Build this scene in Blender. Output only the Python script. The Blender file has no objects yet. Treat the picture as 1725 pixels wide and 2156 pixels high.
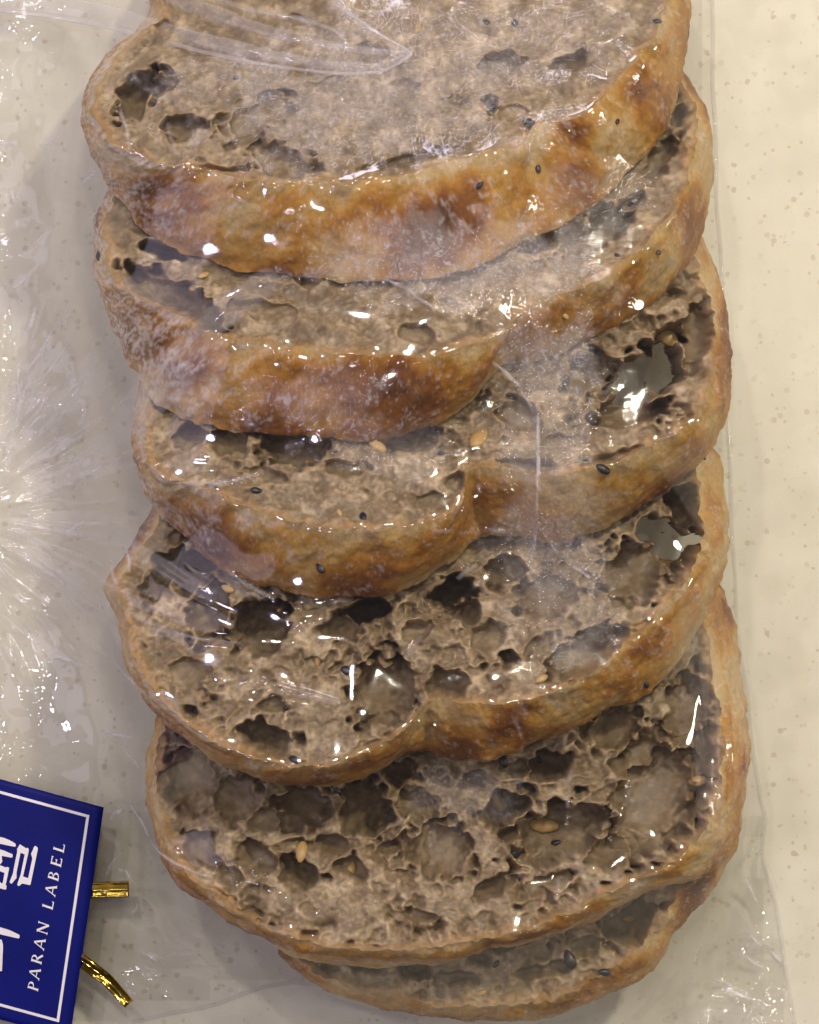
import bpy, bmesh, math, random
import numpy as np
from mathutils import Vector, Matrix
from mathutils.bvhtree import BVHTree

# ---------------------------------------------------------------- units
# lengths are laid out in "D" (about a ninth of a millimetre); S turns them into metres
S = 0.000112
CX, CY = 862.5, 1078.0
H = 6000.0                                   # camera height above the counter, in D
sc = bpy.context.scene
col = sc.collection

# ---------------------------------------------------------------- camera
cam = bpy.data.cameras.new('camera'); cam_o = bpy.data.objects.new('camera', cam); col.objects.link(cam_o)
cam_o.location = (0, 0, H * S)
cam.sensor_fit = 'VERTICAL'; cam.sensor_height = 24
cam.lens = 12.0 / math.tan(math.atan(1078.0 / H))
cam.clip_start = 0.01; cam.clip_end = 50
sc.camera = cam_o

# ---------------------------------------------------------------- world, lamps, exposure
w = bpy.data.worlds.new('World'); sc.world = w; w.use_nodes = True
w.node_tree.nodes['Background'].inputs[0].default_value = (0.78, 0.70, 0.84, 1)
w.node_tree.nodes['Background'].inputs[1].default_value = 0.075
sc.view_settings.view_transform = 'Standard'; sc.view_settings.look = 'None'
sc.view_settings.exposure = 0.05; sc.view_settings.gamma = 1.0; sc.view_settings.use_curve_mapping = False
sc.cycles.use_denoising = True; sc.cycles.use_light_tree = False; sc.cycles.use_adaptive_sampling = True; sc.cycles.adaptive_threshold = 0.02
sc.cycles.max_bounces = 6; sc.cycles.transparent_max_bounces = 24
sc.cycles.diffuse_bounces = 4; sc.cycles.glossy_bounces = 3; sc.cycles.transmission_bounces = 6
sc.cycles.caustics_reflective = False; sc.cycles.caustics_refractive = False
sc.cycles.sample_clamp_indirect = 3.0


def lamp(name, loc, watts, size, colr, aim=(0, 0, 0.03), shape='DISK', size_y=None):
    l = bpy.data.lights.new(name, 'AREA'); l.energy = watts; l.size = size; l.shape = shape; l.color = colr
    if size_y: l.size_y = size_y
    o = bpy.data.objects.new(name, l); col.objects.link(o); o.location = loc
    o.rotation_euler = (Vector(aim) - Vector(loc)).to_track_quat('-Z', 'Y').to_euler()
    return o


WARM = (1.0, 0.90, 0.73); NEUT = (1.0, 0.91, 0.90); LAV = (0.80, 0.72, 1.0)
lamp('ceiling_lamp', (0.46, 0.58, 0.95), 5.9, 0.09, WARM)
for lx_, ly_, p_ in ((-0.75, 0.95, 2.6), (-0.34, 0.80, 5.2), (0.15, 0.85, 2.4), (0.60, 0.90, 1.8), (-0.55, 0.42, 1.4), (-0.12, 0.27, 0.9), (0.22, 0.16, 1.0),
                     (0.85, 0.05, 1.2), (0.42, -0.34, 0.4), (-0.62, -0.30, 0.5), (0.05, 0.50, 1.4), (0.95, 0.60, 1.5), (-0.40, 0.05, 0.6)):
    lamp('ceiling_lamp', (lx_, ly_, 1.45), p_ * (0.80 if lx_ > 0 else 0.66), 0.045, WARM if lx_ > 0 else NEUT)
lamp('unseen_lamp', (-0.85, 0.00, 0.50), 1.6, 0.80, LAV, shape='RECTANGLE', size_y=0.50)
for lx_, ly_, lz_, p_ in ((-0.62, 0.12, 0.62, 0.40), (-0.95, 0.55, 0.95, 0.6), (-0.60, -0.35, 0.85, 0.40), (-0.75, -0.05, 1.2, 0.55)):
    lamp('unseen_lamp', (lx_, ly_, lz_), p_, 0.05, LAV)  # small lamps added out of view to make the left film sparkle
lamp('unseen_lamp', (0.95, 0.12, 0.50), 1.9, 0.10, WARM)  # added low lamp, sends light under the slices on the right
lamp('unseen_lamp', (0.05, 0.95, 0.75), 3.2, 0.42, (0.92, 0.84, 1.0), shape='RECTANGLE', size_y=0.15)

# ---------------------------------------------------------------- helpers
rng = np.random.default_rng(11)
random.seed(5)


def W(x, y):                                    # picture-plane point on the counter, in D
    return np.stack([np.asarray(x, float) - CX, -(np.asarray(y, float) - CY)], -1)


def fbm(shape, scale, beta=1.6, seed=0):
    """smooth random field, about unit variance; scale = size of the largest features in cells"""
    r = np.random.default_rng(seed)
    f = np.fft.rfft2(r.standard_normal(shape))
    ky = np.fft.fftfreq(shape[0])[:, None]; kx = np.fft.rfftfreq(shape[1])[None, :]
    k = np.sqrt(kx * kx + ky * ky); k0 = 1.0 / scale
    a = 1.0 / np.power(np.maximum(k, k0) / k0, beta) * np.exp(-(k0 * .35 / np.maximum(k, 1e-9)) ** 4)
    o = np.fft.irfft2(f * a, s=shape); o -= o.mean()
    return o / (o.std() + 1e-9)


def worley(shape, cell, seed=0, jitter=0.95, warp=None, stretch=1.0):
    """f1, f2 distances (in cells) and a random value per cell"""
    r = np.random.default_rng(seed)
    ny, nx = int(shape[0] / cell) + 4, int(shape[1] / cell) + 4
    px = r.random((ny, nx)) * jitter; py = r.random((ny, nx)) * jitter; pv = r.random((ny, nx))
    yy, xx = np.mgrid[0:shape[0], 0:shape[1]] / cell + 1.0
    xx = (xx - 1) / stretch + 1
    if warp is not None: yy = np.clip(yy + warp[0], 1, ny - 2.01); xx = np.clip(xx + warp[1], 1, nx - 2.01)
    iy = yy.astype(int); ix = xx.astype(int)
    f1 = np.full(shape, 9.0); f2 = np.full(shape, 9.0); v = np.zeros(shape)
    for dy in (-1, 0, 1):
        for dx in (-1, 0, 1):
            a, b = iy + dy, ix + dx
            d = np.hypot(b + px[a, b] - xx, a + py[a, b] - yy)
            c = d < f1
            f2 = np.where(c, f1, np.minimum(f2, d)); v = np.where(c, pv[a, b], v); f1 = np.where(c, d, f1)
    return f1, f2, v


def gblur(a, sig):
    pad = int(sig * 3) + 1
    p = np.pad(a, pad, mode='edge')
    ky = np.fft.fftfreq(p.shape[0])[:, None]; kx = np.fft.rfftfreq(p.shape[1])[None, :]
    o = np.fft.irfft2(np.fft.rfft2(p) * np.exp(-2 * (math.pi * sig) ** 2 * (kx * kx + ky * ky)), s=p.shape)
    return o[pad:-pad, pad:-pad]


def sstep(a, b, x):
    t = np.clip((x - a) / (b - a), 0, 1)
    return t * t * (3 - 2 * t)


def bilin(g, fy, fx):
    fy = np.clip(fy, 0, g.shape[0] - 1.001); fx = np.clip(fx, 0, g.shape[1] - 1.001)
    y = fy.astype(int); x = fx.astype(int); ty = fy - y; tx = fx - x
    return (g[y, x] * (1 - ty) * (1 - tx) + g[y + 1, x] * ty * (1 - tx) + g[y, x + 1] * (1 - ty) * tx + g[y + 1, x + 1] * ty * tx)


def lerp3(x, stops):
    p = [a for a, b in stops]
    return np.stack([np.interp(x, p, [b[i] for a, b in stops]) for i in range(3)], -1)


def mesh_np(name, verts, quads, mat, parent=None, smooth=True, attrs=None, tris=None, scale=S):
    me = bpy.data.meshes.new(name)
    v = np.ascontiguousarray(np.asarray(verts, float) * scale, dtype=np.float32)
    q = np.asarray(quads, dtype=np.int32).reshape(-1, 4) if quads is not None else np.zeros((0, 4), np.int32)
    t = np.asarray(tris, dtype=np.int32).reshape(-1, 3) if tris is not None else np.zeros((0, 3), np.int32)
    me.vertices.add(len(v)); me.vertices.foreach_set('co', v.ravel())
    loops = np.concatenate([q.ravel(), t.ravel()])
    tot = np.concatenate([np.full(len(q), 4, np.int32), np.full(len(t), 3, np.int32)])
    me.loops.add(len(loops)); me.loops.foreach_set('vertex_index', loops)
    me.polygons.add(len(tot))
    me.polygons.foreach_set('loop_start', np.concatenate([[0], np.cumsum(tot)[:-1]]).astype(np.int32))
    me.polygons.foreach_set('loop_total', tot)
    me.update(calc_edges=True)
    if smooth: me.polygons.foreach_set('use_smooth', np.ones(len(tot), bool))
    for k, a in (attrs or {}).items():
        if np.ndim(a) == 2:
            at = me.attributes.new(k, 'FLOAT_COLOR', 'POINT'); at.data.foreach_set('color', np.ascontiguousarray(np.concatenate([a, np.ones((len(a), 1))], 1), dtype=np.float32).ravel())
        else:
            at = me.attributes.new(k, 'FLOAT', 'POINT'); at.data.foreach_set('value', np.ascontiguousarray(a, dtype=np.float32))
    me.materials.append(mat)
    o = bpy.data.objects.new(name, me); col.objects.link(o)
    if parent: o.parent = parent
    return o


def empty(name, loc=(0, 0, 0)):
    o = bpy.data.objects.new(name, None); col.objects.link(o); o.location = loc; o.empty_display_size = 0.02
    return o


def tag(o, label, cat, group=None):
    o['label'] = label; o['category'] = cat
    if group: o['group'] = group


def catmull(P, n_per):
    """closed Catmull-Rom through P (k,d); n_per samples on each span"""
    P = np.asarray(P, float); k = len(P); out = []
    for i in range(k):
        p0, p1, p2, p3 = P[(i - 1) % k], P[i], P[(i + 1) % k], P[(i + 2) % k]
        t = (np.arange(n_per[i]) / n_per[i])[:, None]
        # centripetal-like tangents keep unequal spans from overshooting
        d0, d1, d2 = (np.linalg.norm((b - a)[:2]) + 1e-6 for a, b in ((p0, p1), (p1, p2), (p2, p3)))
        m1 = ((p1 - p0) / d0 - (p2 - p0) / (d0 + d1) + (p2 - p1) / d1) * d1
        m2 = ((p2 - p1) / d1 - (p3 - p1) / (d1 + d2) + (p3 - p2) / d2) * d1
        out.append((2 * t**3 - 3 * t**2 + 1) * p1 + (t**3 - 2 * t**2 + t) * m1 + (-2 * t**3 + 3 * t**2) * p2 + (t**3 - t**2) * m2)
    return np.concatenate(out)


# ---------------------------------------------------------------- materials
def newmat(name):
    m = bpy.data.materials.new(name); m.use_nodes = True
    nt = m.node_tree
    return m, nt, nt.nodes, nt.links, nt.nodes['Principled BSDF']


def N(nodes, t, **kw):
    n = nodes.new(t)
    for k, v in kw.items(): setattr(n, k, v)
    return n


def ramp(nodes, stops, interp='LINEAR'):
    r = nodes.new('ShaderNodeValToRGB'); r.color_ramp.interpolation = interp
    e = r.color_ramp.elements
    while len(e) < len(stops): e.new(0.5)
    for i, (p, c) in enumerate(stops):
        e[i].position = p; e[i].color = c if len(c) == 4 else (*c, 1)
    return r


def mixc(nodes, links, fac, a, b, mode='MIX'):
    n = nodes.new('ShaderNodeMix'); n.data_type = 'RGBA'; n.blend_type = mode
    for s, v in ((0, fac), (6, a), (7, b)):
        if hasattr(v, 'is_linked') or hasattr(v, 'links'): links.new(v, n.inputs[s])
        else: n.inputs[s].default_value = v if s == 0 else (*v, 1)
    return n.outputs[2]


def noise(nodes, links, co, scale, detail=3, rough=0.55, dist=0.0):
    n = nodes.new('ShaderNodeTexNoise'); n.inputs['Scale'].default_value = scale; n.inputs['Detail'].default_value = detail
    n.inputs['Roughness'].default_value = rough; n.inputs['Distortion'].default_value = dist
    links.new(co, n.inputs['Vector']); return n


def mat_counter():
    m, nt, nd, lk, b = newmat('speckled_quartz')
    co = N(nd, 'ShaderNodeNewGeometry').outputs['Position']
    base = noise(nd, lk, co, 70, 2)
    c = ramp(nd, [(0.3, (0.60, 0.57, 0.45)), (0.7, (0.68, 0.65, 0.525))]); lk.new(base.outputs[0], c.inputs[0])
    cur = c.outputs[0]
    for scale, colr, keep in ((640, (0.47, 0.39, 0.27), 0.955), (1050, (0.45, 0.39, 0.30), 0.955)):
        v = N(nd, 'ShaderNodeTexVoronoi', voronoi_dimensions='2D'); v.inputs['Scale'].default_value = scale; lk.new(co, v.inputs['Vector'])
        sep = N(nd, 'ShaderNodeSeparateColor'); lk.new(v.outputs['Color'], sep.inputs[0])
        g = N(nd, 'ShaderNodeMath', operation='GREATER_THAN'); lk.new(sep.outputs[0], g.inputs[0]); g.inputs[1].default_value = keep
        d = N(nd, 'ShaderNodeMath', operation='LESS_THAN'); lk.new(v.outputs['Distance'], d.inputs[0]); d.inputs[1].default_value = 0.45
        f = N(nd, 'ShaderNodeMath', operation='MULTIPLY'); lk.new(g.outputs[0], f.inputs[0]); lk.new(d.outputs[0], f.inputs[1])
        f2 = N(nd, 'ShaderNodeMath', operation='MULTIPLY'); lk.new(f.outputs[0], f2.inputs[0]); lk.new(sep.outputs[2], f2.inputs[1])
        f3 = N(nd, 'ShaderNodeMath', operation='MULTIPLY'); lk.new(f2.outputs[0], f3.inputs[0]); f3.inputs[1].default_value = 0.7
        cur = mixc(nd, lk, f3.outputs[0], cur, colr)
    lk.new(cur, b.inputs['Base Color'])
    rr = ramp(nd, [(0.35, (0.22,) * 3), (0.7, (0.34,) * 3)]); lk.new(base.outputs[0], rr.inputs[0])
    lk.new(rr.outputs[0], b.inputs['Roughness'])
    b.inputs['Specular IOR Level'].default_value = 0.45
    return m


def mat_bread(name, sss, sss_col, rough0, rough1, bump_scale, bump):
    """colour laid on the surface as point colours (grain, bake and flour fields), fine grain by noise"""
    m, nt, nd, lk, b = newmat(name)
    at = N(nd, 'ShaderNodeAttribute', attribute_name='tint')
    co = N(nd, 'ShaderNodeTexCoord').outputs['Object']
    n2 = noise(nd, lk, co, bump_scale, 2, 0.6)
    c2 = ramp(nd, [(0.34, (0.84, 0.83, 0.81)), (0.62, (1.05, 1.05, 1.05))]); lk.new(n2.outputs[0], c2.inputs[0])
    cur = mixc(nd, lk, 1.0, at.outputs['Color'], c2.outputs[0], 'MULTIPLY')
    lk.new(cur, b.inputs['Base Color'])
    rr = ramp(nd, [(0.35, (rough0,) * 3), (0.65, (rough1,) * 3)]); lk.new(n2.outputs[0], rr.inputs[0]); lk.new(rr.outputs[0], b.inputs['Roughness'])
    b.inputs['Specular IOR Level'].default_value = 0.35
    b.inputs['Subsurface Weight'].default_value = sss
    b.inputs['Subsurface Radius'].default_value = sss_col; b.inputs['Subsurface Scale'].default_value = 0.0026
    bp = N(nd, 'ShaderNodeBump'); bp.inputs['Strength'].default_value = bump; bp.inputs['Distance'].default_value = 0.0005
    lk.new(n2.outputs[0], bp.inputs['Height']); lk.new(bp.outputs[0], b.inputs['Normal'])
    return m


def mat_film(name, haze0=0.05, hazek=0.5, bump=True):
    m, nt, nd, lk, b = newmat(name)
    nd.remove(b)
    out = nd['Material Output']
    co = N(nd, 'ShaderNodeNewGeometry').outputs['Position']
    tr = N(nd, 'ShaderNodeBsdfTransparent'); tr.inputs[0].default_value = (0.992, 0.991, 0.990, 1)
    gl = N(nd, 'ShaderNodeBsdfGlossy'); gl.inputs['Roughness'].default_value = 0.05; gl.inputs[0].default_value = (1, 1, 1, 1)
    df = N(nd, 'ShaderNodeBsdfDiffuse'); df.inputs[0].default_value = (0.84, 0.81, 0.87, 1)
    tl = N(nd, 'ShaderNodeBsdfTranslucent'); tl.inputs[0].default_value = (0.84, 0.81, 0.87, 1)
    hz = N(nd, 'ShaderNodeMixShader'); hz.inputs[0].default_value = 0.4; lk.new(df.outputs[0], hz.inputs[1]); lk.new(tl.outputs[0], hz.inputs[2])
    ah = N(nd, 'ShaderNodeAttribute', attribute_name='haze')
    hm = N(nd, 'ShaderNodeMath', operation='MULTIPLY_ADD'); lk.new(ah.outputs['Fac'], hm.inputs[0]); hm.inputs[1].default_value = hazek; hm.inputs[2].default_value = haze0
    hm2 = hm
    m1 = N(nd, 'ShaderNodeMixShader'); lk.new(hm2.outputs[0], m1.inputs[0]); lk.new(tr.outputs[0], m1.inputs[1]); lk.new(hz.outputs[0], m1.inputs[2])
    fr = N(nd, 'ShaderNodeFresnel'); fr.inputs['IOR'].default_value = 1.5
    fk = N(nd, 'ShaderNodeMath', operation='MULTIPLY'); lk.new(fr.outputs[0], fk.inputs[0]); fk.inputs[1].default_value = 1.15
    fc = N(nd, 'ShaderNodeMath', operation='MINIMUM'); lk.new(fk.outputs[0], fc.inputs[0]); fc.inputs[1].default_value = 0.07; fk = fc
    m2 = N(nd, 'ShaderNodeMixShader'); lk.new(fk.outputs[0], m2.inputs[0]); lk.new(m1.outputs[0], m2.inputs[1]); lk.new(gl.outputs[0], m2.inputs[2])
    if bump:
        ac = N(nd, 'ShaderNodeAttribute', attribute_name='cling_sheen')
        w1 = noise(nd, lk, co, 1150, 1, 0.6, 1.4)
        b1 = N(nd, 'ShaderNodeBump'); b1.inputs['Distance'].default_value = 0.0006; lk.new(w1.outputs[0], b1.inputs['Height']); lk.new(ac.outputs['Fac'], b1.inputs['Strength'])
        sr = N(nd, 'ShaderNodeMapRange'); sr.inputs[1].default_value = 0.52; sr.inputs[2].default_value = 0.72; lk.new(w1.outputs[0], sr.inputs[0])
        sm = N(nd, 'ShaderNodeMath', operation='MULTIPLY'); lk.new(sr.outputs[0], sm.inputs[0]); lk.new(ac.outputs['Fac'], sm.inputs[1])
        sa = N(nd, 'ShaderNodeMath', operation='MULTIPLY_ADD'); lk.new(sm.outputs[0], sa.inputs[0]); sa.inputs[1].default_value = 0.34; lk.new(hm.outputs[0], sa.inputs[2])
        lk.new(sa.outputs[0], m1.inputs[0])
        lk.new(b1.outputs[0], gl.inputs['Normal'])
        ro = N(nd, 'ShaderNodeMath', operation='MULTIPLY_ADD'); lk.new(ac.outputs['Fac'], ro.inputs[0]); ro.inputs[1].default_value = 0.075; ro.inputs[2].default_value = 0.05; lk.new(ro.outputs[0], gl.inputs['Roughness'])
    lk.new(m2.outputs[0], out.inputs['Surface'])
    return m


def mat_simple(name, base, rough=0.5, metal=0.0, spec=0.5, var=0.0, scale=300, coat=0.0):
    m, nt, nd, lk, b = newmat(name)
    b.inputs['Roughness'].default_value = rough; b.inputs['Metallic'].default_value = metal; b.inputs['Specular IOR Level'].default_value = spec
    b.inputs['Coat Weight'].default_value = coat; b.inputs['Coat Roughness'].default_value = 0.12
    co = N(nd, 'ShaderNodeTexCoord').outputs['Object']
    n1 = noise(nd, lk, co, scale, 3)
    r = ramp(nd, [(0.3, tuple(x * (1 - var) for x in base)), (0.7, tuple(min(1, x * (1 + var)) for x in base))]); lk.new(n1.outputs[0], r.inputs[0])
    lk.new(r.outputs[0], b.inputs['Base Color'])
    return m


M_COUNTER = mat_counter(); M_CRUMB = mat_bread('bread_crumb', 0.7, (1.0, 0.66, 0.40), 0.34, 0.58, 620, 0.10); M_CRUST = mat_bread('bread_crust', 0.0, (1, .5, .2), 0.50, 0.68, 900, 0.30)
M_FILM = mat_film('clear_film', 0.010, 0.42); M_BACK = mat_film('clear_film_back', 0.006, 0.5, bump=False)
M_BLACK = mat_simple('black_sesame', (0.012, 0.011, 0.013), 0.35, var=0.4)
M_GOLDSEED = mat_simple('golden_seed', (0.42, 0.27, 0.09), 0.4, var=0.3)
M_NAVY = mat_simple('navy_card', (0.005, 0.008, 0.125), 0.5, spec=0.10, var=0.12, scale=60)
M_WHITE = mat_simple('label_print_white', (0.72, 0.69, 0.70), 0.5, var=0.04)
M_GOLD = mat_simple('gold_foil', (0.55, 0.38, 0.07), 0.11, metal=1.0, var=0.25, scale=500)

# ---------------------------------------------------------------- countertop
bm = bmesh.new(); bmesh.ops.create_grid(bm, x_segments=8, y_segments=8, size=0.6)
me = bpy.data.meshes.new('countertop'); bm.to_mesh(me); bm.free(); me.materials.append(M_COUNTER)
ct = bpy.data.objects.new('countertop', me); col.objects.link(ct); ct['kind'] = 'structure'
ct['label'] = 'cream speckled quartz countertop'

# ---------------------------------------------------------------- bread slices
# each slice leans on the next one; 'edge' lists matching points of its upper and lower rim along the side in view
SLICES = [
 dict(label='uppermost slice, broad pale face and thick golden crust under the folded film', front=380, z=640, tilt=36, roll=0.16, T=180, apex=(800, -230), seed=3, toast=[(1030,75,-.26),(1180,48,.30),(930,9,.22),(600,140,.07)], web=0.14, groove=1108, bake=0.28,
  edge=[((330,40),(318,45)),((250,110),(232,118)),((212,175),(187,190)),((198,240),(183,262)),((222,288),(192,315)),((330,340),(240,405)),((430,362),(305,482)),((560,380),(430,552)),((680,385),(600,578)),((800,375),(750,592)),((930,345),(930,582)),((1040,318),(1060,535)),((1102,300),(1125,500)),((1118,272),(1185,472)),((1235,240),(1290,395)),((1300,170),(1372,310)),((1372,80),(1424,210)),((1408,0),(1443,110)),((1415,-80),(1447,10))],
  holes=[(290,195,38,48,20,75),(385,265,36,26,-10,38),(545,240,70,34,-25,26),(325,180,40,30,0,30),(520,290,34,14,-20,22),(655,352,26,8,-5,26),(850,180,26,14,10,14),(1035,225,24,13,60,24),(1060,135,40,26,30,30),(1200,130,20,30,30,30),(780,110,30,16,0,14),(640,150,24,12,0,10),(1190,262,70,12,-8,30),(470,355,50,7,5,20),(870,330,90,9,-12,20),(960,210,22,14,20,14)],
  black=[(500,165,10),(1025,47,11),(1085,50,13),(1115,258,14),(1032,228,15),(1385,45,9),(1385,420,8),(1300,255,8),(1133,355,10),(1010,390,9)], gold=[(880,60,12),(655,352,9)], flour=(0.85, 200, 420)),
 dict(label='second slice from the top, mostly hidden, its low brown crust dusted with flour', front=745, z=640, tilt=37, roll=0.15, T=180, apex=(830, 170), seed=5, toast=[(850,120,.22),(1010,60,-.14),(1330,120,-.08)], web=0.32, groove=1072, bake=0.3,
  edge=[((245,400),(235,405)),((226,460),(212,468)),((224,520),(206,530)),((232,578),(210,592)),((300,630),(235,690)),((380,668),(278,775)),((460,705),(335,852)),((580,725),(462,902)),((720,742),(640,918)),((850,750),(790,928)),((960,738),(900,898)),((1050,712),(995,840)),((1085,672),(1060,770)),((1130,640),(1110,765)),((1240,600),(1215,727)),((1340,530),(1330,667)),((1420,430),(1422,592)),((1462,330),(1485,470)),((1470,250),(1494,300)),((1440,185),(1452,190))],
  holes=[(345,525,46,13,18,55),(370,625,120,26,32,60),(300,590,40,20,30,50),(560,650,60,16,6,18),(1280,470,48,30,-45,90),(1220,500,50,34,-25,60),(1330,425,30,14,-50,40),(1395,330,20,52,20,40),(1430,240,10,26,10,40),(1140,510,44,22,-10,40),(1115,470,24,18,0,50),(880,705,40,16,0,16),(640,590,26,12,10,14),(1180,640,30,16,10,24)],
  black=[(1130,378,11),(1328,433,11),(1110,455,13),(1385,530,10),(210,540,14),(1300,540,9)], gold=[(430,580,13),(625,590,13),(1190,665,11)], flour=(1.0, 230, 520)),
 dict(label='third slice from the top with a ledge in its crust and a bright through-hole', front=1112, z=640, tilt=35, roll=0.14, T=200, apex=(860, 470), seed=8, toast=[(470,80,.10),(720,120,.10),(1200,120,-.06)], web=0.75, groove=990, bake=0.3,
  edge=[((310,850),(298,850)),((305,910),(287,912)),((312,960),(293,970)),((338,1002),(312,1045)),((420,1025),(372,1112)),((490,1055),(440,1180)),((600,1092),(540,1230)),((750,1112),(690,1257)),((880,1108),(850,1242)),((972,1060),(955,1178)),((988,992),(1010,1135)),((1045,985),(1060,1125)),((1130,1000),(1150,1140)),((1250,985),(1232,1127)),((1380,935),(1352,1065)),((1460,880),(1460,987)),((1500,800),(1518,900)),((1508,720),(1531,780)),((1495,640),(1524,650)),((1468,560),(1492,545))],
  holes=[(1345,790,36,62,20,400),(1405,765,30,56,10,130),(1330,865,66,30,-10,80),(1250,790,50,44,-20,75),(1410,705,30,22,-30,60),(1470,700,30,70,8,50),(620,935,70,40,5,60),(480,930,46,26,0,36),(730,985,36,14,10,24),(1180,935,44,18,0,22),(860,920,60,26,-10,50),(800,900,34,22,0,60),(965,1010,30,13,-20,26),(1120,975,60,8,5,24),(1290,960,60,9,-14,22),(400,920,30,24,0,40),(560,1000,40,12,10,22),(1090,880,40,28,0,30),(900,1050,30,12,-20,18)],
  through=[0, 1],
  black=[(540,1033,13),(1270,988,17),(765,1088,12),(675,1195,14),(930,955,9),(1232,968,7)], gold=[(1010,925,34),(1400,705,34),(715,1080,10),(795,940,20)], flour=(0.8, 290, 470)),
 dict(label='fourth slice from the top with many dark holes and a thin tan crust', front=1610, z=640, tilt=31, roll=0.10, T=180, apex=(880, 880), seed=13, toast=[(965,60,.22),(1250,150,-.08)], web=0.95, groove=893, bake=0.24,
  edge=[((345,1070),(335,1066)),((290,1165),(272,1168)),((248,1235),(228,1245)),((268,1290),(258,1305)),((290,1400),(280,1405)),((338,1470),(308,1465)),((420,1540),(365,1530)),((500,1580),(460,1602)),((600,1612),(580,1645)),((690,1610),(705,1652)),((780,1580),(805,1618)),((855,1530),(870,1578)),((908,1475),(930,1592)),((1000,1482),(1012,1602)),((1130,1465),(1142,1562)),((1250,1410),(1272,1502)),((1370,1310),(1402,1422)),((1450,1215),(1500,1272)),((1478,1130),(1528,1180)),((1474,1030),(1532,1080)),((1455,950),(1508,965))],
  holes=[(545,1320,62,50,10,110),(440,1290,34,60,8,70),(720,1320,38,24,0,60),(810,1455,58,62,10,80),(770,1290,40,26,-10,120),(955,1245,40,30,0,110),(985,1290,30,22,0,70),(1340,1200,60,70,30,80),(1430,1150,44,40,40,420),(1385,1115,40,24,-20,400),(1240,1375,80,34,-32,80),(1070,1385,17,20,0,60),(555,1550,56,22,20,75),(400,1200,40,40,20,90),(345,1200,26,60,20,70),(940,1440,40,24,0,50),(880,1330,32,18,0,30),(1440,1070,26,50,-10,90),(1150,1250,60,40,-10,50),(1060,1200,40,26,0,60),(580,1490,24,14,0,26),(670,1400,26,16,0,24),(400,1420,40,28,0,24),(1030,1340,40,24,0,36),(800,1570,40,12,-16,24),(400,1495,14,14,0,40)],
  through=[8, 9],
  black=[(735,1415,18),(490,1283,14),(1445,1392,14),(620,1600,13),(1480,962,10),(1215,1142,14),(1360,1440,11),(605,1490,8),(410,1497,10)], gold=[(670,1390,14),(1140,1430,14),(480,1240,16)], flour=(0.25, 260, 400)),
 dict(label='fifth slice from the top, wide open crumb with large round holes, thin crust', front=2000, z=520, tilt=24, roll=0.05, T=130, apex=(920, 1230), seed=21, toast=[(1100,120,.08)], web=1.1, groove=1030, bake=0.26,
  edge=[((355,1500),(345,1500)),((332,1590),(320,1595)),((330,1660),(319,1668)),((345,1740),(333,1748)),((385,1830),(367,1842)),((450,1885),(430,1893)),((560,1950),(545,1967)),((650,1985),(628,2012)),((800,1998),(790,2032)),((950,1990),(950,2017)),((1040,1975),(1050,1993)),((1200,1920),(1220,1948)),((1340,1850),(1352,1882)),((1440,1800),(1472,1842)),((1505,1690),(1547,1742)),((1522,1590),(1577,1625)),((1505,1420),(1562,1440)),((1480,1290),(1535,1275))],
  holes=[(635,1700,52,42,15,55),(765,1705,50,54,0,100),(1065,1705,50,32,-30,90),(1155,1615,44,28,-10,100),(880,1700,42,26,0,42),(640,1840,42,24,25,60),(1185,1755,110,52,-22,88),(1385,1690,78,118,30,88),(1360,1600,70,40,-30,60),(400,1640,46,60,0,40),(500,1680,44,40,0,30),(420,1790,40,30,30,34),(540,1810,36,26,20,40),(740,1830,34,14,20,34),(930,1790,60,50,0,50),(840,1630,34,22,0,50),(1480,1600,20,80,6,60),(1450,1500,40,80,12,50),(1290,1540,60,30,-20,40),(1040,1870,44,16,-20,40),(650,1970,18,9,0,26),(1150,1860,40,14,-20,26),(870,1930,50,8,5,20),(1100,1620,24,16,0,50),(560,1730,30,22,0,36),(700,1780,30,16,10,36),(1300,1790,60,30,-20,60),(480,1850,26,18,30,30),(1000,1640,26,15,0,40),(820,1790,24,14,0,30)],
  black=[(1085,1795,20),(1060,1602,15),(705,1662,18),(1170,1775,12),(1135,1600,9)], gold=[(1145,1738,36),(635,1795,22),(1050,1690,30),(740,1830,16),(1470,1645,20)], flour=(0.0, 0, 1)),
 dict(label='lowest slice at the bottom of the picture, only a dark curved strip showing', front=2118, z=330, tilt=14, roll=0.03, T=130, apex=(1000, 1400), seed=34, toast=[], web=0.8, groove=0, bake=0.34,
  edge=[((560,1880),(545,1880)),((600,1985),(590,1985)),((640,2030),(612,2022)),((700,2065),(678,2072)),((850,2105),(842,2124)),((1000,2118),(1000,2143)),((1120,2112),(1130,2142)),((1250,2062),(1262,2102)),((1340,2005),(1372,2040)),((1392,1935),(1425,1958)),((1450,1860),(1488,1888)),((1510,1780),(1540,1800)),((1530,1680),(1560,1690))],
  holes=[(1330,1945,54,38,-30,70),(870,2045,34,16,10,60),(1090,1975,50,14,-20,50),(960,2060,40,12,0,26),(1120,2050,34,12,-10,30),(1240,1990,36,16,-20,34),(770,2030,34,14,10,30),(1010,2020,24,10,0,24),(700,2040,22,10,10,24),(1180,2040,24,12,-20,26)],
  black=[(1200,2020,20),(1272,2047,14),(1045,2030,10),(850,2040,16),(885,2055,13)], gold=[(1325,1935,15),(1015,2090,10)], flour=(0.0, 0, 1)),
]

CELL = 2.0
slice_tops = []


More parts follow.
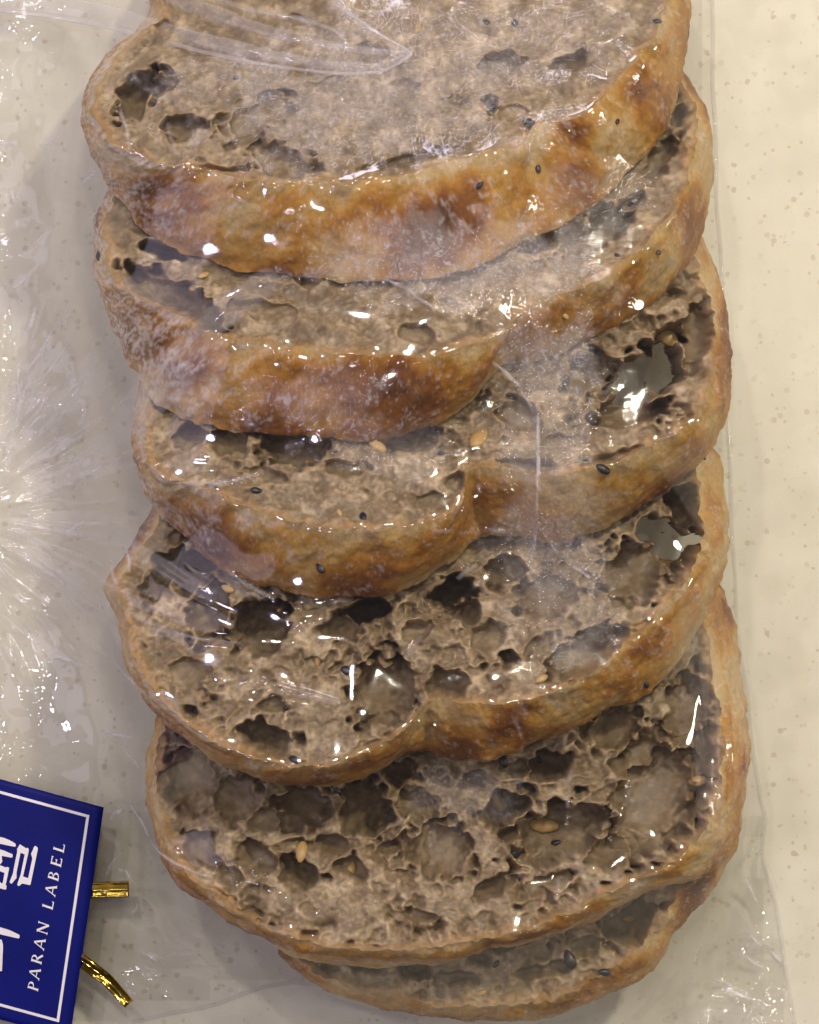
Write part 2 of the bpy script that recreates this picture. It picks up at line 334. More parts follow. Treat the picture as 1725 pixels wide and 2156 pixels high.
def seed_mesh(name, mat, asp):
    bm = bmesh.new(); bmesh.ops.create_uvsphere(bm, u_segments=10, v_segments=7, radius=1.0)
    for v in bm.verts:
        t = v.co.x
        f = 1.0 - 0.28 * max(0, t)                # teardrop
        v.co.y *= asp * f; v.co.z *= asp * 0.62 * f
    me = bpy.data.meshes.new(name); bm.to_mesh(me); bm.free(); me.materials.append(mat)
    for p in me.polygons: p.use_smooth = True
    return me


ME_BLACK = seed_mesh('black_sesame_seed', M_BLACK, 0.58); ME_GOLD = seed_mesh('golden_seed', M_GOLDSEED, 0.52)
CAM = np.array([0, 0, H])


def build_slice(sp, idx):
    root = empty('bread_slice')
    tag(root, sp['label'], 'bread slice', 'slices of the seeded loaf')
    t = math.tan(math.radians(sp['tilt'])); gx = sp['roll']; T = sp['T']
    n = np.array([-gx, t, 1.0]); n /= np.linalg.norm(n)
    pf = np.array([(880 - CX) * (1 - sp['z'] / H), -(sp['front'] - CY) * (1 - sp['z'] / H), sp['z']])
    ex = np.array([1, 0, gx]); ex /= np.linalg.norm(ex); ey = np.cross(n, ex)

    def unproj(p, d=0.0):
        x, y = p; g = np.array([x - CX, -(y - CY), 0.0]); dr = g - CAM
        p0 = pf - n * d
        return CAM + dr * (np.dot(p0 - CAM, n) / np.dot(dr, n))

    def pq(P):
        d = np.asarray(P) - pf
        return np.stack([d @ ex, d @ ey], -1)

    top = [unproj(a) for a, b in sp['edge']]; bot = [unproj(b, T) for a, b in sp['edge']]
    k = len(top)
    # hidden far side: an arc from the last rim point over the apex to the first
    A = unproj(sp['apex']); p0, p1 = top[-1], top[0]
    bt = []
    for i in range(1, 8):
        a = math.pi * i / 8
        mid = (p0 + p1) / 2; half = (p0 - p1) / 2
        c = math.copysign(abs(math.cos(a)) ** 0.75, math.cos(a)); s_ = math.sin(a) ** 0.75
        bt.append(mid + half * c + (A - mid) * s_)
    top += bt
    w0, w1 = bot[-1] - (top[k - 1] - n * T), bot[0] - (top[0] - n * T)
    for i, b in enumerate(bt):
        f = (i + 1) / 8; bot.append(b - n * T + (w0 * (1 - f) + w1 * f))
    t2 = pq(np.array(top)); b3 = np.array(bot); b2 = pq(b3)
    # samples: dense along the side in view
    seg = np.linalg.norm(np.roll(t2, -1, 0) - t2, axis=1)
    nper = [max(3, int(round(s / (3.2 if i < k - 1 else 11)))) for i, s in enumerate(seg)]
    both = catmull(np.concatenate([t2, b2], 1), nper)
    o2, ob2 = both[:, :2], both[:, 2:]
    NP = len(o2); cs = np.concatenate([[0], np.cumsum(np.linalg.norm(np.roll(o2, -1, 0) - o2, axis=1))])
    per = cs[-1]; sarc = cs[:-1]
    c = np.array([(t2[:, 0].min() + t2[:, 0].max()) / 2, (t2[:, 1].min() * 0.5 + t2[:, 1].max() * 0.5)])
    # ragged cut edge
    ng = fbm((64, 2048), 60, 1.7, sp['seed'] + 90)
    o2s, ob2s = o2, ob2
    row = np.interp(sarc / per * 2048, np.arange(2049), np.append(ng[10], ng[10][0]))
    row2 = np.interp(sarc / per * 2048, np.arange(2049), np.append(ng[40], ng[40][0]))
    rad = o2 - c; rl = np.linalg.norm(rad, axis=1, keepdims=True); rad = rad / rl
    o2 = o2 + rad * (row * 3.4)[:, None]; ob2 = ob2 + rad * (row2 * 3.0)[:, None]
    # ---- crumb relief on a grid in the plane of the slice
    lo = o2.min(0) - 20; hi = o2.max(0) + 20
    shp = (int((hi[1] - lo[1]) / CELL) + 2, int((hi[0] - lo[0]) / CELL) + 2)
    sd = sp['seed']
    nz = fbm(shp, 70, 2.4, sd); fine = fbm(shp, 8, 1.6, sd + 1); med = fbm(shp, 26, 2.0, sd + 2); dens = sstep(-.6, .9, fbm(shp, 110, 2.2, sd + 5))
    hgt = 4.5 * nz + 1.8 * med + 0.45 * fine; pit = np.zeros(shp); sx_ = np.zeros(shp); sy_ = np.zeros(shp)
    f1, f2, v = worley(shp, 10 + 1.5 * (sd % 3), sd + 3)
    hgt -= dens * sstep(0.06, 0.6, np.clip(f2 - f1, 0, 1)) * sstep(0.4, 0.8, v) * 3.5
    f1, f2, v = worley(shp, 4.5, sd + 4)
    hgt -= (0.35 + 0.65 * dens) * sstep(0.1, 0.7, f2 - f1) * sstep(0.5, 0.9, v) * 0.9
    yy, xx = np.mgrid[0:shp[0], 0:shp[1]]; P = xx * CELL + lo[0]; Q = yy * CELL + lo[1]
    wob1 = fbm(shp, 26, 2.0, sd + 6); wob2 = fbm(shp, 10, 1.8, sd + 7)
    thr = np.zeros(shp); skin = np.zeros(shp)

    def carve(p, q, rx, ry, ang, depth, thru=False, sharp=0.5):
        R = max(rx, ry) * 1.7
        i0, i1 = int((q - R - lo[1]) / CELL), int((q + R - lo[1]) / CELL); j0, j1 = int((p - R - lo[0]) / CELL), int((p + R - lo[0]) / CELL)
        i0, j0 = max(i0, 0), max(j0, 0); i1, j1 = min(i1, shp[0]), min(j1, shp[1])
        if i1 <= i0 or j1 <= j0: return
        dx = P[i0:i1, j0:j1] - p; dy = Q[i0:i1, j0:j1] - q
        ca, sa = math.cos(ang), math.sin(ang)
        d = np.hypot((dx * ca + dy * sa) / rx, (-dx * sa + dy * ca) / ry)
        wob = (0.20 * wob1[i0:i1, j0:j1] + 0.05 * wob2[i0:i1, j0:j1])
        d = d + wob * sstep(0.2, 0.9, d)
        big_ = rx * ry > 150
        f = np.sqrt(np.clip(1 - d ** (3 if big_ else 2), 0, 1)) if not thru else sstep(1.0, 0.85, d)
        h0 = hgt[i0:i1, j0:j1]
        hgt[i0:i1, j0:j1] = h0 * (1 - (0.75 if big_ else 0.4) * np.minimum(1, f * 1.6))
        if big_:
            lat = 0.16 * sstep(1.0, 0.86, d); win = pit[i0:i1, j0:j1] < depth * f
            sx_[i0:i1, j0:j1] = np.where(win, dx * lat, sx_[i0:i1, j0:j1]); sy_[i0:i1, j0:j1] = np.where(win, dy * lat, sy_[i0:i1, j0:j1])
            pit[i0:i1, j0:j1] = np.maximum(pit[i0:i1, j0:j1], depth * f)
        else: pit[i0:i1, j0:j1] += depth * f * 0.8
        hgt[i0:i1, j0:j1] += 1.6 * np.exp(-((d - 1.05) / 0.10) ** 2)          # torn lip
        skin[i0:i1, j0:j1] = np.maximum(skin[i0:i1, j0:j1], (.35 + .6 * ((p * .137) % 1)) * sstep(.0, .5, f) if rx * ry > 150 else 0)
        if thru: thr[i0:i1, j0:j1] = np.maximum(thr[i0:i1, j0:j1], sstep(0.88, 0.74, d))

    r = np.random.default_rng(sd + 50)
    size = hi - lo
    web = sp.get('web', 0.5); wa = fbm(shp, 30, 2.0, sd + 60); wb = fbm(shp, 30, 2.0, sd + 61)
    zone = web * (0.35 + 0.65 * dens); cellv = np.zeros(shp)
    for k_, (cell, dep_) in enumerate(((24, 42), (12, 17), (6.0, 2.5))):
        f1, f2, v = worley(shp, cell, sd + 70 + k_, warp=(wa * 0.30, wb * 0.30), stretch=1.35)
        pit += zone * dep_ * np.clip((v - (0.55, .45, .3)[k_]) / .45, 0, 1) ** 0.8 * sstep(0.02, 0.42, f2 - f1)
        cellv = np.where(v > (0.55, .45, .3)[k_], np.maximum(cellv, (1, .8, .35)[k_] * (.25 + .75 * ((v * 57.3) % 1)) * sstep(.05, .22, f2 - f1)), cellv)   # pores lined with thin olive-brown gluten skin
    for _ in range(130):
        rr = 4.2 * math.exp(abs(r.normal(0, 0.62)))
        p, q = lo + size * r.random(2)
        carve(p, q, rr * r.uniform(1.0, 1.9), rr * r.uniform(.7, 1.1), r.normal(0, .35), rr * r.uniform(0.7, 1.5), sharp=.6)
    cosT = n[2]
    for hi_, (hx, hy, rx, ry, ang, dep) in enumerate(sp['holes']):
        u = unproj((hx, hy)); p, q = pq(u)
        s_ = 1 - u[2] / H
        a = math.radians(-ang)
        # the hole is seen foreshortened; undo that across the tilt
        rx2 = rx * s_ * math.hypot(math.cos(a), math.sin(a) / cosT); ry2 = ry * s_ * math.hypot(math.sin(a), math.cos(a) / cosT)
        th = hi_ in sp.get('through', [])
        carve(p, q, rx2 * 1.12, ry2 * 1.12, math.atan2(math.sin(a) / cosT, math.cos(a)), T * 1.3 if th else min(dep * 1.5, T * 1.0), th, 0.42)
    thr = gblur(thr, 2.2)
    pit = gblur(pit, 1.3); sx_ = gblur(sx_, 1.3); sy_ = gblur(sy_, 1.3)
    # ---- crumb mesh: rings from the middle to the rim
    MR = 165
    rr = np.linspace(0, 1, MR) ** 0.82
    rr[0] = 0.004
    pts = c + (o2 - c)[None] * rr[:, None, None]
    fy = (pts[..., 1] - lo[1]) / CELL; fx = (pts[..., 0] - lo[0]) / CELL
    hh = bilin(hgt, fy, fx); th = bilin(thr, fy, fx); pp = bilin(pit, fy, fx); lx = bilin(sx_, fy, fx); ly = bilin(sy_, fy, fx)
    edge_d = (1 - rr)[:, None] * rl[:, 0][None]
    hh = np.where(edge_d < 14, hh * (0.25 + 0.75 * sstep(0, 14, edge_d)), hh)
    ef = sstep(0, 10, edge_d); pp = pp * ef; ef2 = sstep(14, 46, edge_d); lx = lx * ef2; ly = ly * ef2
    hh = hh - 5.0 * np.exp(-((edge_d - 30) / 16) ** 2)                        # crumb sinks a little inside the crust
    P3 = pf + (pts[..., :1] + lx[..., None]) * ex + (pts[..., 1:] + ly[..., None]) * ey + hh[..., None] * n
    P3[..., 2] -= np.minimum(pp, T * (0.98 if sp.get('through') else 0.92) / n[2])
    P3[..., 2] = np.maximum(P3[..., 2], 4)
    idxs = np.arange(MR * NP).reshape(MR, NP)
    a = idxs[:-1]; b = idxs[1:]
    q = np.stack([a, b, np.roll(b, -1, 1), np.roll(a, -1, 1)], -1).reshape(-1, 4)
    tf = th.ravel()[q].min(1)
    q = q[tf < 0.5]
    edge = (0.75 * np.exp(-(edge_d / 13.0) ** 2) + 0.30 * np.exp(-(edge_d / 34.0) ** 2) * sstep(-0.5, 1.0, bilin(nz, fy, fx))).ravel()[:, None]
    tone = (0.56 + 0.20 * bilin(fbm(shp, 50, 1.3, sd + 20), fy, fx) + 0.05 * bilin(fine, fy, fx)).ravel()
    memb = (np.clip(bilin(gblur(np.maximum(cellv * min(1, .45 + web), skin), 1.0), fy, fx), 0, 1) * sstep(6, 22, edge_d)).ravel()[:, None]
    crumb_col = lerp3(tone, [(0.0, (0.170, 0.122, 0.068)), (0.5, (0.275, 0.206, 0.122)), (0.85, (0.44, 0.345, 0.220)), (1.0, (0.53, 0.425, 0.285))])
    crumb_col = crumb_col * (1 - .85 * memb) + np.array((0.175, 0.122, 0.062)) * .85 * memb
    fleck = (sstep(2.1, 2.6, bilin(fbm(shp, 5, 2.2, sd + 33), fy, fx)) * .8).ravel()[:, None]              # bran flecks
    crumb_col = crumb_col * (1 - fleck) + np.array((0.17, 0.075, 0.022)) * fleck
    crumb_col = crumb_col * (1 - edge) + np.array((0.36, 0.215, 0.085)) * edge
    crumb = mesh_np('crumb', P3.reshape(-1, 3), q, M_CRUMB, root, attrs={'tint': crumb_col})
    # ---- crust: from the rim of the cut face round to the lower rim
    MV = 34
    vv = np.linspace(0, 1, MV)
    t3 = P3[-1]; b3 = pf + ob2[:, :1] * ex + ob2[:, 1:] * ey - T * n
    b3[:, 2] = np.maximum(b3[:, 2], 3)
    rad3 = rad[:, :1] * ex + rad[:, 1:] * ey
    ts = pf + o2s[:, :1] * ex + o2s[:, 1:] * ey; bs = pf + ob2s[:, :1] * ex + ob2s[:, 1:] * ey - T * n
    C3 = ts[None] * (1 - vv)[:, None, None] + bs[None] * vv[:, None, None]
    C3 += (t3 - ts)[None] * np.exp(-(vv / .10) ** 2)[:, None, None] + (b3 - bs)[None] * np.exp(-((1 - vv) / .10) ** 2)[:, None, None]
    bul = 4 * vv * (1 - vv)
    gshape = (256, 2048)
    cn = fbm(gshape, 60, 2.0, sd + 11); cf = fbm(gshape, 12, 1.6, sd + 12); cb = fbm(gshape, 170, 1.9, sd + 13); cfl = fbm(gshape, 60, 0.9, sd + 14)
    gu = (sarc / per * 2047)[None].repeat(MV, 0); gv = (vv * 100 + 20)[:, None].repeat(NP, 1)
    un, uf, ub, ufl = (bilin(g, gv, gu) for g in (cn, cf, cb, cfl))
    amp = np.minimum(1, np.minimum(vv / .12, (1 - vv) / .08))[:, None]
    disp = bul[:, None] * (10 + 0.05 * T) * 0.8 + amp * (2.2 * un + 0.5 * uf)
    gx0 = sp['groove']; front = ((top_px := ts[:, 0] / (1 - ts[:, 2] / H) + CX) - gx0) / 17.0
    isf = (np.arange(NP) < sum(nper[:k]))
    gr = (np.exp(-front ** 2) * isf if gx0 else np.zeros(NP))[None] * np.sin(np.clip(vv * 1.1, 0, 1) * math.pi)[:, None]
    disp = disp - 20 * gr
    C3 = C3 + rad3[None] * disp[..., None]
    C3[..., 2] = np.maximum(C3[..., 2], 3)
    idc = np.arange(MV * NP).reshape(MV, NP); a = idc[:-1]; b = idc[1:]
    qc = np.stack([a, b, np.roll(b, -1, 1), np.roll(a, -1, 1)], -1).reshape(-1, 4)
    bake = sp.get('bake', 0.30) - 0.22 * gr + 0.20 * ub + 0.04 * un + 0.03 * uf + 0.10 * np.sin(vv * math.pi)[:, None] - 0.26 * np.exp(-(vv / 0.10) ** 2)[:, None]
    for x_, w_, a_ in sp['toast']: bake = bake + (a_ * np.exp(-((top_px - x_) / w_) ** 2) * isf)[None]
    amt, fa, fb = sp['flour']
    ox = (C3[..., 0] + CX)
    flour = np.clip(amt * sstep(fb + 120, fa, ox) * sstep(-1.0, 0.9, ufl + 0.8 * uf) + 0.55 * sstep(0.7, 2.1, ufl + .5 * uf), 0, 1).ravel()[:, None] * 0.8
    crust_col = lerp3(bake.ravel(), [(0.0, (0.47, 0.33, 0.15)), (0.22, (0.45, 0.255, 0.060)), (0.42, (0.38, 0.172, 0.024)), (0.65, (0.22, 0.078, 0.010)), (1.0, (0.09, 0.03, 0.006))])
    crust_col = crust_col * (1 - flour) + np.array((0.60, 0.53, 0.47)) * flour
    crust = mesh_np('crust', C3.reshape(-1, 3), qc, M_CRUST, root, attrs={'tint': crust_col})
    # ---- underside
    MB = 60; rb = np.linspace(0.004, 1, MB); st = max(1, NP // 420); sel = np.arange(0, NP, st)
    cb2 = ob2.mean(0)
    pb = cb2 + (ob2[sel] - cb2)[None] * rb[:, None, None]
    B3 = pf + pb[..., :1] * ex + pb[..., 1:] * ey - (T + 0.5) * n
    B3[..., 2] = np.maximum(B3[..., 2], 2.5)
    nb = len(sel); idb = np.arange(MB * nb).reshape(MB, nb); a = idb[:-1]; b = idb[1:]
    qb = np.stack([a, np.roll(a, -1, 1), np.roll(b, -1, 1), b], -1).reshape(-1, 4)
    up = (T + .5) / n[2]                                                    # the hole goes straight down
    thb = bilin(thr, (pb[..., 1] + up * ey[2] - lo[1]) / CELL, (pb[..., 0] + up * ex[2] - lo[0]) / CELL)
    qb = qb[thb.ravel()[qb].max(1) < 0.35]
    mesh_np('underside', B3.reshape(-1, 3), qb, M_CRUMB, root, attrs={'tint': np.full((MB * nb, 3), 0.27) * np.array((1, .8, .57))})
    # ---- seeds, set into the surface that the slice shows at these spots
    V = [Vector(p) for p in P3.reshape(-1, 3)]; V2 = [Vector(p) for p in C3.reshape(-1, 3)]
    tr1 = BVHTree.FromPolygons(V, q.tolist()); tr2 = BVHTree.FromPolygons(V2, qc.tolist())
    rs = random.Random(sd)

    def seed_at(x, y, L, me, name):
        g = Vector((x - CX, -(y - CY), 0)); dr = (g - Vector(CAM)).normalized()
        hits = [h for h in (tr1.ray_cast(Vector(CAM), dr), tr2.ray_cast(Vector(CAM), dr)) if h[0] is not None]
        if not hits: return
        h = min(hits, key=lambda h: h[3])
        nn = h[1] if h[1].dot(dr) < 0 else -h[1]
        nn = (nn * 0.4 + Vector(n)).normalized()
        o = bpy.data.objects.new(name, me); col.objects.link(o); o.parent = root
        o.location = (h[0] + nn * L * 0.10) * S
        qt = nn.to_track_quat('Z', 'X')
        o.rotation_mode = 'QUATERNION'
        from mathutils import Quaternion
        o.rotation_quaternion = qt @ Quaternion((0, 0, 1), rs.uniform(0, 6.28)) @ Quaternion((0, 1, 0), rs.uniform(-.3, .3))
        o.scale = (L * S * rs.uniform(.9, 1.1),) * 3

    for x, y, L in sp['black']: seed_at(x, y, L, ME_BLACK, 'black_sesame_seed')
    for x, y, L in sp['gold']: seed_at(x, y, L, ME_GOLD, 'golden_seed')
    slice_tops.append(np.concatenate([P3.reshape(-1, 3), C3.reshape(-1, 3)]))
    return root


for i, sp in enumerate(SLICES): build_slice(sp, i)

# ---------------------------------------------------------------- plastic bag
G = 3.6
X0, X1, Y0, Y1 = -120.0, 1730.0, -140.0, 2290.0          # picture-plane coordinates of the film grid
nx, ny = int((X1 - X0) / G) + 1, int((Y1 - Y0) / G) + 1
gx_, gy_ = X0 + np.arange(nx) * G, Y0 + np.arange(ny) * G
GX, GY = np.meshgrid(gx_, gy_)
ER = np.interp(gy_, [-140, 0, 150, 450, 700, 1000, 1150, 1300, 1500, 1680, 1720, 1800, 1900, 2000, 2156, 2300], [1492, 1500, 1502, 1512, 1528, 1538, 1545, 1552, 1578, 1600, 1612, 1606, 1632, 1650, 1672, 1690])
EB = np.interp(gx_, [-120, 60, 200, 330, 450, 560, 620, 720, 860, 1000, 1150, 1300, 1730], [2190, 2180, 2165, 2142, 2115, 2078, 2066, 2080, 2112, 2150, 2200, 2260, 2320])
inside = (GX < ER[:, None]) & (GY < EB[None, :])
# bread tops under the film
allp = np.concatenate(slice_tops)
jx = np.round((allp[:, 0] + CX - X0) / G).astype(int); jy = np.round((-allp[:, 1] + CY - Y0) / G).astype(int)
ok = (jx >= 0) & (jx < nx) & (jy >= 0) & (jy < ny)
obs = np.full((ny, nx), 2.0); np.maximum.at(obs, (jy[ok], jx[ok]), allp[ok, 2])
for _ in range(3):                                        # close pin holes, keep clear of the crumb
    p = np.pad(obs, 1, mode='edge'); obs = np.max([p[1 + a:ny + 1 + a, 1 + b:nx + 1 + b] for a in (-1, 0, 1) for b in (-1, 0, 1)], axis=0)
obs = np.where(obs > 3, obs + 2, obs); raw = obs
obs = np.maximum(gblur(obs, 2.6) + np.where(obs > 20, 3, 0), 2.0)
pin = ~inside
# taut sheet over the bread: coarse to fine relaxation
def relax(z, ob, pn, pz, it, h):
    ell = np.where(ob > 12, 800.0, 62.0); sag = 1 / (1 + (h / ell) ** 2 / 4)                     # the sheet sags back to the counter between supports
    for _ in range(it):
        p = np.pad(z, 1, mode='edge')
        z = 0.25 * (p[:-2, 1:-1] + p[2:, 1:-1] + p[1:-1, :-2] + p[1:-1, 2:]) * sag + 24 * (1 - sag)
        z = np.maximum(z, ob); z[pn] = 2.0
        z[:, 0] = pz
    return z


leftz = np.interp(gy_, [-140, 500, 1000, 1500, 1750, 2300], [40, 40, 60, 40, 30, 20])
z = None
for f, it in ((8, 700), (4, 400), (2, 160), (1, 50)):
    o_ = obs[::f, ::f]
    if f > 1:
        o_ = o_.copy()
        for a in range(0, f, max(1, f // 4)):
            for b in range(0, f, max(1, f // 4)):
                t_ = obs[a::f, b::f]; o_[:t_.shape[0], :t_.shape[1]] = np.maximum(o_[:t_.shape[0], :t_.shape[1]], t_)
    p_ = pin[::f, ::f]
    if z is None: z = o_.copy() + 30
    else:
        zy = np.arange(o_.shape[0]) / 2.0; zx = np.arange(o_.shape[1]) / 2.0
        z = bilin(z, np.repeat(zy[:, None], len(zx), 1), np.repeat(zx[None], len(zy), 0))
    z = relax(z, o_, p_, leftz[::f], it, f * G)
film = z
haze = np.zeros((ny, nx)); cling_sheen = np.zeros((ny, nx)); wr = np.zeros((ny, nx))


def stroke(pts, sig, h, hz=0.0, hw=None, taper=True, arr=None):
    """a crease in the film along a line of picture-plane points"""
    pts = np.asarray(pts, float)
    hw = hw or sig * 1.5
    R = max(sig, hw) * 3.2
    tl = np.linalg.norm(np.diff(pts, axis=0), axis=1).sum(); acc = 0.0
    x0, x1 = pts[:, 0].min() - R, pts[:, 0].max() + R; y0, y1 = pts[:, 1].min() - R, pts[:, 1].max() + R
    j0, j1 = max(0, int((x0 - X0) / G)), min(nx, int((x1 - X0) / G) + 2); i0, i1 = max(0, int((y0 - Y0) / G)), min(ny, int((y1 - Y0) / G) + 2)
    if j1 <= j0 or i1 <= i0: return
    sx, sy = GX[i0:i1, j0:j1], GY[i0:i1, j0:j1]
    best = np.full(sx.shape, 1e9); al = np.zeros(sx.shape)
    for a, b in zip(pts[:-1], pts[1:]):
        d = b - a; L = np.linalg.norm(d) + 1e-6
        t = np.clip(((sx - a[0]) * d[0] + (sy - a[1]) * d[1]) / (L * L), 0, 1)
        dist = np.hypot(sx - a[0] - t * d[0], sy - a[1] - t * d[1])
        c = dist < best; best = np.where(c, dist, best); al = np.where(c, (acc + t * L) / tl, al); acc += L
    tp = np.sin(np.clip(al, 0.02, 0.98) * math.pi) ** 0.6 if taper else 1.0
    wr[i0:i1, j0:j1] += h * (0.45 * np.exp(-(best / sig) ** 2 / 2) + 0.55 * np.exp(-best / sig)) * tp
    if hz: haze[i0:i1, j0:j1] = np.maximum(haze[i0:i1, j0:j1], hz * sstep(hw * 1.15, hw * 0.85, best) * (0.6 + 0.4 * tp))


# creases seen one by one
stroke([(1105,870),(1106,960),(1105,1080),(1103,1175)], 5, 9)
stroke([(1020,795),(1060,840),(1092,880)], 5, 9)
stroke([(815,640),(860,655),(910,695)], 7, 10)
stroke([(1110,1110),(1150,1165),(1200,1200)], 5, 7)
stroke([(910,1112),(1000,1117),(1050,1117)], 4, 6)
stroke([(400,1025),(470,1015),(580,1005)], 5, 8)
stroke([(1170,1490),(1180,1620),(1150,1800)], 4, 6)
stroke([(1055,1470),(1075,1520)], 5, 7)
stroke([(1300,1560),(1270,1690),(1215,1800)], 4, 6)
stroke([(340,1735),(430,1775),(540,1805),(640,1830)], 7, 12)
stroke([(210,1355),(290,1400),(370,1440)], 6, 9)
stroke([(500,1395),(600,1405),(720,1435)], 4, 6)
stroke([(560,1425),(640,1425),(720,1435)], 3.5, 5)
stroke([(620,1265),(700,1255),(760,1250)], 4, 6)
stroke([(300,1265),(450,1320),(640,1330)], 4, 5)
stroke([(40,770),(50,850),(38,930),(30,1000)], 6, 10)
stroke([(270,900),(380,810),(520,690),(590,640)], 14, 10, 0.45, 26)
stroke([(110,1030),(220,950),(330,900),(430,820)], 12, 8, 0.42, 22)
stroke([(0,1075),(150,1020),(320,960)], 5, 6, 0.2, 10)
stroke([(120,1140),(260,1100),(420,1075)], 5, 6, 0.2, 10)
stroke([(230,1090),(340,1160),(480,1240)], 8, 7, 0.35, 15)
stroke([(290,1140),(420,1230),(540,1290)], 4, 6)
stroke([(0,1240),(120,1300),(260,1350)], 6, 7, 0.12, 12)
# lip of the folded film across the top
stroke([(640,-20),(720,40),(740,80),(690,100)], 6, 9); stroke([(520,10),(620,20),(700,50)], 6, 8)
stroke([(960,-10),(1060,18),(1150,30),(1210,60)], 14, 14); stroke([(985,125),(1060,92),(1130,88)], 9, 10); stroke([(985,125),(1030,150),(1060,158)], 8, 9)
stroke([(1150,140),(1220,155),(1275,135)], 10, 11); stroke([(1170,180),(1230,165),(1275,138)], 9, 11); stroke([(1185,200),(1215,225),(1240,242)], 7, 10); stroke([(1240,242),(1244,215),(1247,180)], 7, 10)
stroke([(1310,120),(1320,70),(1345,-10)], 9, 12); stroke([(1220,80),(1270,110),(1310,122)], 14, 10)
stroke([(840,160),(1000,210),(1230,240)], 20, 6, 0.12, 40)
FOLDS = True
# pleats down the right side of the bag
for dx, hz in ((0, .20), (34, .12), (62, .20), (90, .12)):
    stroke([(1470 + dx, 1270), (1466 + dx, 1400), (1462 + dx * 1.1, 1560), (1470 + dx * 1.0, 1720), (1500 + dx * .6, 1850)], 7, 8, hz, 13)
stroke([(1400, 1240), (1430, 1330), (1440, 1500), (1450, 1700)], 10, 8, 0.18, 24)
# sharp crease lines with white glints painted in as haze
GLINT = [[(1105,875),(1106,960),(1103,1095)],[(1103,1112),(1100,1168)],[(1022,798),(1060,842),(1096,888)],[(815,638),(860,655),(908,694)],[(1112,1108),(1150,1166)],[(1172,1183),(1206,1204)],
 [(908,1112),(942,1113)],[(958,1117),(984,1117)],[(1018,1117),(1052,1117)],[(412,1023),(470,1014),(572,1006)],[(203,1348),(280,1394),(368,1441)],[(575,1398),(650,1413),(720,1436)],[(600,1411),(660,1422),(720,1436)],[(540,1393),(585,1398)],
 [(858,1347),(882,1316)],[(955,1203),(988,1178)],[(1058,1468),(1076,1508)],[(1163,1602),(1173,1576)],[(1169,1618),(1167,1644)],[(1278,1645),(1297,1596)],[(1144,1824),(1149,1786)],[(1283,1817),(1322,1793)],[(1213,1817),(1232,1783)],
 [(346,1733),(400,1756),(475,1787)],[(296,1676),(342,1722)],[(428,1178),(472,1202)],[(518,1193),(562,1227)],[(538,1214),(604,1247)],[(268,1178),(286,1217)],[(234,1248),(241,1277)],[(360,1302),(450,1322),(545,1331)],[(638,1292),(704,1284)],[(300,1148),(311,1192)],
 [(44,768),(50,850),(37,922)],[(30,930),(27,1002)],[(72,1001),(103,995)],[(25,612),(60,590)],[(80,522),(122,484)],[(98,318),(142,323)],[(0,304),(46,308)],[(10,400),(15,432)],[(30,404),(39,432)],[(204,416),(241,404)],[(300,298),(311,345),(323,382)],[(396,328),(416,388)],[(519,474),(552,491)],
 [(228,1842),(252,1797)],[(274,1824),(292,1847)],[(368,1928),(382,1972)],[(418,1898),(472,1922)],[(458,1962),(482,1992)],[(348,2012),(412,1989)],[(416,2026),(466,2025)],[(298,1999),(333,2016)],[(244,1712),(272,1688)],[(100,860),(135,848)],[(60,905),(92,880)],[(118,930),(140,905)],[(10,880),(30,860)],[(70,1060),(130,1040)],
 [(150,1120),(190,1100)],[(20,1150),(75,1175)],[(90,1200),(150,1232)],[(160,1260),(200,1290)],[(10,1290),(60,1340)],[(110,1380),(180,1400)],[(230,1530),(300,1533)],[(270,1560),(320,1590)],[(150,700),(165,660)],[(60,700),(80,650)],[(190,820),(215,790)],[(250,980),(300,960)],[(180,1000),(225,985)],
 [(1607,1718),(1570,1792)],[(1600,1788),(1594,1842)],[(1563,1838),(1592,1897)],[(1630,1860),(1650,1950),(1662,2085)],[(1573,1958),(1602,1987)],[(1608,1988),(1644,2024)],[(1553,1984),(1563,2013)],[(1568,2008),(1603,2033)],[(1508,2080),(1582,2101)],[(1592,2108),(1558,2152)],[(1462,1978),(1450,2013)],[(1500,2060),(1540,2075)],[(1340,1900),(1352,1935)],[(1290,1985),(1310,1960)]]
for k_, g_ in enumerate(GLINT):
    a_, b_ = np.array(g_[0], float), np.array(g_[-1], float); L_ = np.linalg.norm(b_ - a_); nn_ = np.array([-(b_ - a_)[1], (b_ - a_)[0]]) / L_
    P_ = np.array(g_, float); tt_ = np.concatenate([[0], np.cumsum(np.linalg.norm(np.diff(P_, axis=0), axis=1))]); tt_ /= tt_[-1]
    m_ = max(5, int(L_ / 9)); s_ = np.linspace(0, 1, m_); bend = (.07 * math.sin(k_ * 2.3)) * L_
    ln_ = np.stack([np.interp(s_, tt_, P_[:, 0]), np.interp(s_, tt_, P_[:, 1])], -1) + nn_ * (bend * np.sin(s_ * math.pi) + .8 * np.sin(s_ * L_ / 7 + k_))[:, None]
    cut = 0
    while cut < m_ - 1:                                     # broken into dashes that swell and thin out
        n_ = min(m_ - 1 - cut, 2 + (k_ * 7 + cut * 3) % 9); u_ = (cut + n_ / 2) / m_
        stroke(ln_[cut:cut + n_ + 1], 4.2, 3.6, (0.10 + 0.50 * math.sin(u_ * math.pi)) * (1, .5, .75)[k_ % 3] * (2.6 if a_[0] < 330 or a_[0] > 1420 else 2.2 if k_ < 6 or k_ in (9, 23) else 1.0), 1.7 + 1.5 * math.sin(u_ * math.pi)); cut += n_
